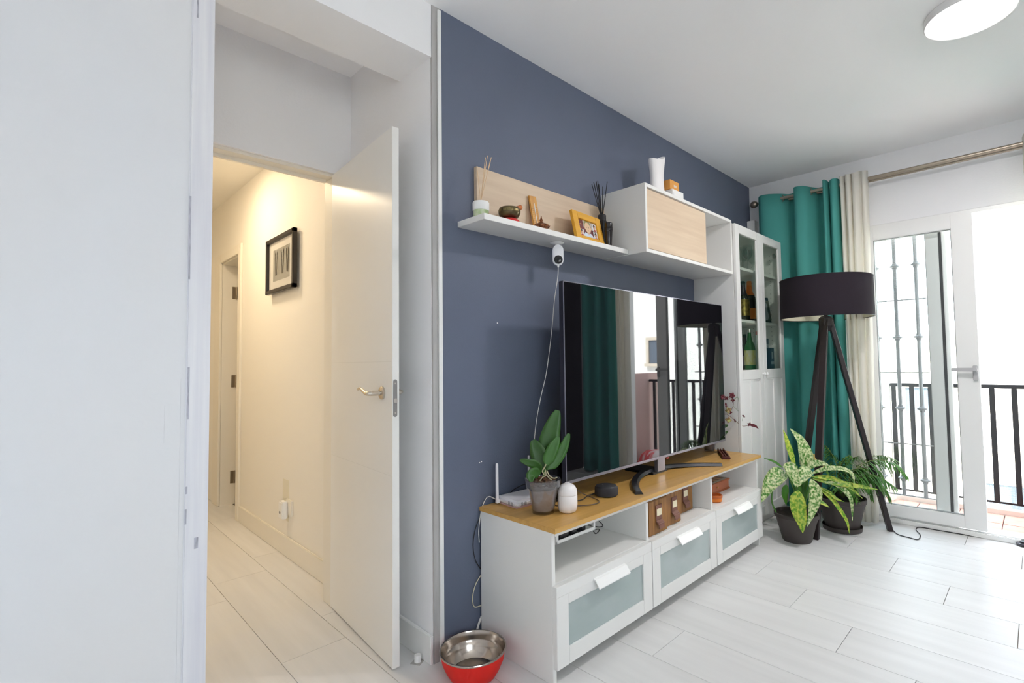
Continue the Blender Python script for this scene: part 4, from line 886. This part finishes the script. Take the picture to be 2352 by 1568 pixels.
for pts, hw, off in (([(1254, 1078), (1257, 1040), (1265, 995), (1281, 942)], 25, (.02, .05)), ([(1257, 1078), (1275, 1058), (1293, 1030), (1307, 995)], 13, (0, .03)), ([(1254, 1070), (1262, 1048), (1272, 1025), (1283, 1003)], 14, (-.02, .0)), ([(1248, 1084), (1243, 1060), (1234, 1035), (1224, 1010)], 20, (-.01, .02)), ([(1244, 1084), (1232, 1068), (1216, 1062), (1194, 1056)], 10, (-.01, -.03)), ([(1242, 1086), (1228, 1086), (1220, 1092), (1221, 1106)], 13, (-.02, -.05))):
    P = [V(x, y, do+off[0]+(off[1]-off[0])*i/3) for i, (x, y) in enumerate(pts)]
    q = B(); leaf(q, P, hw*do/FPX, .22, -FW, k=6, thick=.0016, prof=bprof); obj('leaf', q, ORL, t, smooth='all')
for pts in (([(1252, 1078), (1254, 1090), (1246, 1096), (1240, 1104)]), ([(1256, 1080), (1262, 1092), (1272, 1098), (1280, 1096)]), ([(1254, 1066), (1250, 1074), (1246, 1082), (1250, 1090)]), ([(1250, 1084), (1262, 1098), (1268, 1102)])):
    q = B(); tube(q, [V(x, y, do-.03) for x, y in pts], .0022, 6); obj('aerial_root', q, mat('pale_root', (.45, .40, .25, 1), .6), t, smooth=True)
q = B(); tube(q, [V(1250, 1092, do), V(1252, 1078, do), V(1256, 1066, do)], .006, 8); obj('crown', q, STEM, t, smooth=True)
# humidifier, smart speaker
t = thing('humidifier', 'small white egg shaped humidifier beside the orchid', 'humidifier', (.18, -.325, ZB)); c = (.181, -.327, ZB)
q = B(); lathe(q, [(0, 0), (.026, 0), (.033, .004), (.0375, .016), (.0385, .03), (.0385, .064), (.0375, .0655), (0, .0655)], c, 44); obj('body', q, mat('soft_white', (.84, .80, .79, 1), .4), t, smooth=True)
q = B(); lathe(q, [(0, .0665), (.0378, .0665), (.0385, .070), (.0365, .086), (.030, .098), (.021, .105), (.010, .108), (0, .108)], c, 44); obj('cap', q, mat('soft_white', (.84, .80, .79, 1), .4), t, smooth=True)
q = B(); lathe(q, [(.037, .0652), (.037, .0668)], c, 44, cap=False); obj('seam', q, mat('tan_seam', (.45, .38, .30, 1), .6), t)
q = B(); lathe(q, [(.009, .1075), (.010, .1105), (.006, .1115), (0, .111)], c, 20); obj('mist_outlet', q, BW, t, smooth=True)
t = thing('smart_speaker', 'round charcoal puck speaker on the oak top in front of the television', 'speaker', (.468, -.293, ZB)); c = (.468, -.293, ZB)
q = B(); lathe(q, [(0, 0), (.044, 0), (.049, .004), (.0505, .012), (.0505, .030), (.049, .037), (.0465, .040)], c, 48, cap=False); obj('fabric_side', q, mat('charcoal_fabric', (.035, .035, .042, 1), .9, bump=.5, bscale=900), t, smooth=True)
q = B(); lathe(q, [(.0465, .040), (.044, .0425), (.030, .043), (0, .043)], c, 48, cap=False); tp = obj('top', q, mat('speaker_top', (.02, .02, .024, 1), .4), t, smooth=True)
q = B()
for dx, dy in ((.02, 0), (-.02, 0), (0, .02), (0, -.02)): lathe(q, [(.003, 0), (.003, .0006), (0, .0006)], (c[0]+dx, c[1]+dy, c[2]+.043), 10)
obj('button', q, mat('button_grey', (.12, .12, .13, 1), .5), t)
q = B(); tube(q, [(.43, -.26, ZB+.01), (.39, -.25, ZB+.004), (.33, -.27, ZB+.004), (.27, -.25, ZB+.004)], .002, 6); obj('cable', q, SEAL, t, smooth=True)
tag(obj('power_cable', (lambda q: tube(q, [(.34, -.215, ZB+.05), (.37, -.23, ZB+.02), (.385, -.27, ZB+.006), (.36, -.34, ZB+.004), (.30, -.345, ZB+.004), (.24, -.30, ZB+.004), (.20, -.22, ZB+.004), (.26, -.17, ZB+.03)], .0019, 6))(B()), mat('brown_cable', (.09, .06, .05, 1), .5), smooth=True), 'thin dark cable looping on the oak top behind the humidifier', 'cable')
t = thing('media_box', 'black box standing on edge behind the lower left corner of the television', 'set-top box', (.27, -.14, ZB))
q = B(); bx(q, .245, .335, -.20, -.06, ZB, ZB+.155, .012); obj('casing', q, mat('black_gloss_box', (.008, .008, .01, 1), .2), t, smooth=True)
q = B(); bx(q, .235, .345, -.205, -.05, ZB, ZB+.006, .002); obj('foot', q, BLACKP, t)
q = B(); tube(q, [(.2448+.0, -.13+.025*math.cos(a), ZB+.10+.025*math.sin(a)) for a in [2*PI*i/16 for i in range(17)]], .001, 5, smooth=False); obj('ring_mark', q, mat('ring_grey', (.1, .1, .11, 1), .4), t)
t = thing('harmonica_case', 'small grooved reddish-brown wooden case lying at the right end of the oak top', 'wooden case', (1.62, -.27, ZB))
a_, b_2 = on(1655, 1036, 'z', ZB), on(1668, 1054, 'z', ZB); ang = math.atan2(b_2.y-a_.y, b_2.x-a_.x); cc = (a_+b_2)/2; L_ = (a_-b_2).length
RW = mat('red_brown_wood', (.16, .035, .018, 1), .4, var=.4, vscale=(40, 40, 40)); Mh = Matrix.Translation(cc) @ Matrix.Rotation(ang, 4, 'Z')
q = B(); bx(q, -L_/2, L_/2, -.020, .020, 0, .010, .002, Mh); bx(q, -L_/2, L_/2, -.020, -.012, .010, .019, .0015, Mh); bx(q, -L_/2, L_/2, .012, .020, .010, .019, .0015, Mh); bx(q, -L_/2, L_/2, -.003, .003, .010, .017, .001, Mh); obj('case_body', q, RW, t)
q = B(); bx(q, L_/2, L_/2+.012, -.024, .024, 0, .016, .004, Mh); obj('end_piece', q, mat('dark_red_end', (.10, .012, .012, 1), .3), t)
# red orchid behind the right end of the television
pr_ = on(1618, 1034, 'z', ZB); pr_ = Vector((1.735, -.135, ZB)); dr = depth(pr_)
t = thing('red_orchid', 'small dark-red flowering orchid in a clear pot behind the right edge of the television', 'potted plant', pr_)
q = B(); lathe(q, [(0, .002), (.030, .002), (.032, 0), (.045, .085), (.048, .09), (.044, .09), (.031, .008), (0, .008)], pr_, 32); obj('clear_pot', q, CLR, t, smooth=True)
q = B(); lathe(q, [(0, .01), (.029, .01), (.037, .065), (0, .065)], pr_, 24); obj('bark_fill', q, _m['fogged_bark'], t, smooth=True)
WINE = mat('wine_petal', (.11, .006, .014, 1), .5); YB = mat('pale_bud', (.42, .46, .14, 1), .5, col2=(.25, .03, .05, 1), vscale=(70, 70, 70)); RS = mat('red_stem', (.16, .07, .04, 1), .5)
de = depth((1.76, -.20, .75)); dz_ = depth((1.75, -.262, .75))
q = B(); tube(q, [pr_+Vector((0, 0, .06)), V(1655, 985, dr-.02), V(1664, 952, de), V(1678, 957, de), V(1695, 971, de), V(1706, 978, de), V(1718, 977, de)], .0016, 6); obj('stem', q, RS, t, smooth=True)
q = B(); tube(q, [V(1670, 952, de), V(1682, 937, de), V(1684, 922, de), V(1673, 913, de-.03), V(1661, 912, de-.078)], .0014, 6); obj('stem', q, RS, t, smooth=True)
q = B(); tube(q, [V(1684, 920, de), V(1694, 912, de), V(1698, 926, de)], .001, 5); tube(q, [V(1684, 932, de), V(1696, 944, de)], .001, 5, smooth=False); tube(q, [V(1702, 972, de), V(1708, 956, de)], .001, 5, smooth=False); obj('twig', q, STEM, t, smooth=True)
def petals(cx, cy, R, n, m, dd=0, a0=0):
    c_ = V(cx, cy, de+dd); k = de/FPX
    for i in range(n):
        a = a0+2*PI*i/n; e_ = V(cx+R*math.cos(a), cy+R*math.sin(a), de+dd+random.uniform(-.01, .01)); m_ = (c_+e_)/2-FW*.003
        q = B(); leaf(q, [c_, m_, e_], R*.42*k, .3, -FW, k=4, thick=.0006); obj('petal', q, m, t, smooth='all')
petals(1659, 911, 7, 5, WINE, -.08, .3); petals(1668, 914, 6, 4, WINE, 0, .8); petals(1681, 908, 8, 5, WINE, 0, .1); petals(1683, 919, 5, 4, WINE, 0, 0)
petals(1673, 942, 8, 5, YB, 0, .5); petals(1678, 947, 4, 3, WINE, -.005, 0); petals(1673, 964, 8, 4, YB, 0, .2); petals(1667, 930, 6, 2, WINE, 0, 1.4)
petals(1721, 974, 5, 4, WINE, 0, .4)
for pts, hw in (([(1718, 974), (1728, 976), (1736, 979), (1742, 985)], 3.6), ([(1705, 953), (1708, 955), (1711, 958)], 2), ([(1687, 962), (1688, 966), (1689, 970)], 1.8), ([(1696, 966), (1699, 969), (1700, 973)], 2.4)):
    q = B(); leaf(q, [V(x, y, de) for x, y in pts], hw*de/FPX, .4, -FW, k=3, thick=.0008); obj('petal', q, WINE, t, smooth='all')
for pts, hw in (([(1640, 1010), (1648, 985), (1672, 976)], 7), ([(1645, 1010), (1658, 1000), (1671, 990)], 5)):
    q = B(); leaf(q, [V(x, y, dr) for x, y in pts], hw*dr/FPX, .2, -FW, k=5, thick=.001, prof=bprof); obj('leaf', q, ORL, t, smooth='all')

# ---------------------------------------------------------------- in the bench compartments
ZC = .3405
WEN = wood('zebra_wood', (.42, .20, .05, 1), (.15, .055, .014, 1), (190, 8, 2.5), .55); LEA = mat('brown_leather', (.20, .085, .06, 1), .6)
for i, (xa, xb, yf, lb) in enumerate(((.628, .782, -.400, 'striped brown magazine box with leather pull, leftmost in middle compartment'), (.800, .932, -.385, 'striped brown magazine box with leather pull, middle of the three and set forward'), (.985, 1.150, -.330, 'striped brown magazine box with leather pull, rightmost and pushed back'))):
    t = thing('magazine_box', lb, 'box', ((xa+xb)/2, yf+.12, ZC), 'brown magazine boxes in the bench')
    q = B(); bx(q, xa, xb, yf, yf+.25, ZC, ZC+.152, .003); obj('box_body', q, WEN, t)
    xm = (xa+xb)/2+.004
    q = B(); bx(q, xm-.026, xm+.026, yf-.0035, yf+.0005, ZC+.060, ZC+.128, .002); bx(q, xm-.026, xm+.026, yf-.022, yf-.002, ZC+.058, ZC+.063, .001, rot((xm, yf, ZC+.06), .8, 'X')); bx(q, xm-.022, xm+.022, yf-.016, yf-.013, ZC+.022, ZC+.050, .001, rot((xm, yf, ZC+.04), -.2, 'X'))
    pl = obj('leather_pull', q, LEA, t)
    obj('label_card', box(xm-.019, xm+.019, yf-.0055, yf-.0030, ZC+.080, ZC+.110, .0005), mat('cream_card', (.78, .70, .50, 1), .6), pl)
t = thing('chess_box', 'folding wooden chess box with inlaid board lid in the right compartment', 'box', (1.55, -.2, ZC))
CW = mat('orange_varnish', (.46, .12, .03, 1), .3, col2=(.38, .09, .02, 1), vscale=(6, 40, 40)); Mq = rotz((1.5, -.2, 0), math.radians(0))
x0, x1, y0, y1 = 1.395, 1.675, -.285, -.06
q = B()
vs = [(y0, .003), (y0-.004, 0), (y0-.004, .0), (y0, 0)]
bx(q, x0, x1, y0, y1, ZC, ZC+.060, .002); bx(q, x0-.006, x1+.006, y0-.006, y1+.006, ZC, ZC+.010, .003); bx(q, x0-.006, x1+.006, y0-.006, y1+.006, ZC+.052, ZC+.062, .003); obj('case', q, CW, t)
obj('lid_border', box(x0+.004, x1-.004, y0+.004, y1-.004, ZC+.062, ZC+.0635), mat('inlay_grey', (.36, .33, .27, 1), .4), t)
q = B(); q2 = B(); sx_, sy_ = (x1-x0-.05)/8, (y1-y0-.04)/4
for i in range(8):
    for j in range(4): bx(q if (i+j) % 2 else q2, x0+.025+i*sx_, x0+.025+(i+1)*sx_, y0+.02+j*sy_, y0+.02+(j+1)*sy_, ZC+.0635, ZC+.0642)
obj('dark_squares', q, mat('dark_square', (.22, .07, .02, 1), .35), t); obj('light_squares', q2, mat('light_square', (.55, .27, .10, 1), .35), t)
q = B(); lathe(q, [(.004, 0), (.006, .003), (.006, .006), (0, .008)], (0, 0, 0), 14, Matrix.Translation((1.52, y0-.001, ZC+.032)) @ Mx); obj('clasp', q, mat('brass', (.6, .38, .12, 1), .3, .9), t, smooth=True)
t = thing('candle_pot', 'small round orange pot in front of the chess box', 'pot', (1.36, -.355, ZC)); c = (1.352, -.355, ZC)
q = B(); lathe(q, [(0, 0), (.026, 0), (.036, .005), (.0375, .014), (.036, .022), (0, .022)], c, 32); obj('pot_body', q, mat('orange_glaze', (.72, .20, .02, 1), .3), t, smooth=True)
q = B(); lathe(q, [(.0365, .022), (.0395, .024), (.040, .036), (.037, .038), (.034, .036), (.033, .026), (0, .026)], c, 32); obj('lid', q, mat('orange_lid', (.50, .12, .02, 1), .35), t, smooth=True)
t = thing('power_strip', 'white cable tray with power strip hanging under the bench top at the left', 'cable tray', (.22, -.3, .438))
q = B()
bx(q, .095, .325, -.345, -.342, .438, .452, .001); bx(q, .095, .325, -.255, -.252, .438, .452, .001); bx(q, .095, .325, -.345, -.252, .438, .441, .001); bx(q, .095, .098, -.345, -.252, .438, .47); bx(q, .322, .325, -.345, -.252, .438, .452)
for a in (.098, .315): bx(q, a, a+.010, -.346, -.338, .440, .503, .001); bx(q, a, a+.010, -.262, -.254, .440, .503, .001)
obj('tray', q, LAM, t)
for k, a in enumerate((.125, .195, .250)):
    q = B(); bx(q, a, a+(.055, .03, .03)[k], -.335, -.27, .4412, .485, .004); obj('plug', q, BLACKP, t)
for pts in ([on(x, y, 'y', -.325) for x, y in ((1350, 1205), (1362, 1207), (1374, 1210), (1384, 1208), (1383, 1203), (1376, 1197))], [on(x, y, 'y', -.32) for x, y in ((1360, 1214), (1364, 1221), (1368, 1225), (1374, 1221), (1376, 1215), (1366, 1216), (1360, 1216))]):
    q = B(); tube(q, pts, .0022, 6); obj('cable', q, SEAL, t, smooth=True)
# cables behind the bench
tag(obj('cable_loop', tube(B(), [(.004, -.007, .50), (-.022, -.007, .45), (-.033, -.007, .39), (-.022, -.007, .33), (.006, -.007, .285)], .0018, 6), SEAL, smooth=True), 'thin black cable loop hanging out behind the upper left of the bench', 'cable')
tag(obj('cable_loop', tube(B(), [(.004, -.007, .262), (-.022, -.007, .235), (-.038, -.007, .19), (-.03, -.007, .15), (.006, -.007, .142)], .0022, 6), mat('cream_cable', (.66, .60, .44, 1), .5), smooth=True), 'cream cable loop behind the left side of the bench at mid height', 'cable')
tag(obj('cable_loop', tube(B(), [(.006, -.008, .10), (-.012, -.008, .07), (-.024, -.008, .03), (-.028, -.008, .0045), (.01, -.008, .0045)], .0045, 8), mat('white_cable', (.75, .73, .70, 1), .5), smooth=True), 'thick white cable coming down behind the bench above the dog bowl', 'cable')

# ---------------------------------------------------------------- on the floor by the bench
t = thing('pet_bowl', 'red rubber-coated steel dog bowl on the floor beside the bench', 'bowl', (-.150, -.158, 0)); c = (-.150, -.158, 0)
RED = mat('red_rubber', (.70, .012, .006, 1), .55, spec=.35, bump=.1, bscale=400); ST2 = mat('bowl_steel', (.46, .40, .35, 1), .17, 1)
q = B(); lathe(q, [(0, 0), (.074, 0), (.081, .004), (.097, .03), (.110, .06), (.1145, .084), (.1150, .091), (.112, .091)], c, 64, cap=False); obj('red_shell', q, RED, t, smooth=True)
q = B(); lathe(q, [(.1135, .090), (.1185, .0925), (.1200, .0960), (.1185, .0990), (.1145, .0985), (.112, .094), (.109, .073), (.106, .060), (.1035, .058), (.100, .046), (.086, .022), (.079, .0165), (.072, .0185), (.0, .0185)], c, 72, cap=False); obj('steel_liner', q, ST2, t, smooth=True)
c = (-.243, .062, 0)
t = thing('door_stop', 'small white round door stop on a grey square plate beside the open door', 'door stop', c)
obj('plate', box(c[0]-.020, c[0]+.020, c[1]-.020, c[1]+.020, 0, .0012, 0, rotz(c, .5)), mat('grey_plate', (.42, .40, .38, 1), .6), t)
q = B(); lathe(q, [(0, .0012), (.0125, .0012), (.0125, .024), (.0115, .0265), (0, .0265)], c, 28); obj('stop', q, TRIMW, t, smooth=True)

# ---------------------------------------------------------------- hallway picture and socket
t = thing('wall_picture', 'black framed grey print hanging slightly askew on the hallway wall', 'picture', (-.2, 1.66, 1.72))
q = B(); ya, yb, za, zb = 1.41, 1.90, 1.575, 1.923; f = .024
for a, b, c_, d_ in ((ya, ya+f, za, zb), (yb-f, yb, za, zb), (ya, yb, za, za+f), (ya, yb, zb-f, zb)): bx(q, -.238, -.214, a, b, c_, d_, .002)
obj('frame', q, mat('black_frame', (.018, .014, .012, 1), .35), t)
obj('mount', box(-.222, -.214, ya+f, yb-f, za+f, zb-f), mat('white_mount', (.78, .77, .74, 1), .5), t)
pr2 = obj('print', box(-.2228, -.222, ya+.10, yb-.10, za+.075, zb-.075), mat('grey_print3', (.28, .28, .26, 1), .35, col2=(.36, .36, .33, 1), vscale=(3, 3, 8)), t)
q = B()
for a, b, lean in ((1.52, 1.535, .012), (1.555, 1.570, -.012), (1.60, 1.618, .014), (1.645, 1.66, -.014), (1.72, 1.732, .010), (1.755, 1.768, -.010)):
    vs = [q.verts.new((-.2231, y_, z_)) for y_, z_ in ((a, zb-.095), (b, zb-.095), (b+lean, za+.11), (a+lean, za+.11))]; q.faces.new(vs)
bmesh.ops.extrude_face_region(q, geom=q.faces[:])
obj('printed_strokes', q, mat('pale_stroke', (.62, .60, .54, 1), .4), pr2)
obj('picture_glass', box(-.2262, -.2252, ya+f, yb-f, za+f, zb-f), glass('picture_glass', (1, 1, 1, 1), .8), t)
t = thing('night_light', 'white plug-in device on a wall socket low in the hallway', 'plug-in device', (-.2, 1.56, .22))
obj('socket_plate', box(-.212, -.2, 1.485, 1.575, .245, .335, .003), CREAM, t)
obj('patch', box(-.2006, -.2, 1.56, 1.66, .20, .44), mat('cream_patch', (.74, .70, .58, 1), .7), t)
q = B(); bx(q, -.245, -.212, 1.535, 1.60, .225, .325, .006); obj('device_body', q, TRIMW, t)
q = B(); lathe(q, [(.008, 0), (.008, .002), (0, .002)], (0, 0, 0), 16, Matrix.Translation((-.245, 1.572, .262)) @ Matrix.Rotation(-PI/2, 4, 'Y')); obj('sensor', q, mat('sensor_grey', (.12, .12, .14, 1), .4), t)
# dark bookcase that shows only in the television screen
t = thing('bookcase', 'tall dark bookcase by the window wall, seen only as a dark shape in the television', 'bookcase', (2.6, -2.78, 0))
DB = mat('dark_walnut', (.030, .018, .015, 1), .5, var=.3, vscale=(4, 4, 30))
for y in (-2.34, -3.24): obj('side_panel', box(2.44, 2.80, y-.02, y+.0, 0, 1.95, .002), DB, t)
for z in (.05, .42, .80, 1.18, 1.56, 1.93): obj('shelf', box(2.44, 2.80, -3.24, -2.36, z-.01, z+.01, .001), DB, t)
obj('back_panel', box(2.79, 2.80, -3.24, -2.36, .04, 1.92), DB, t)
for i in range(2): 
    a = -3.255+i*.445; obj('door', box(2.425, 2.44, a, a+.43, .04, 1.90, .002), DB, t)
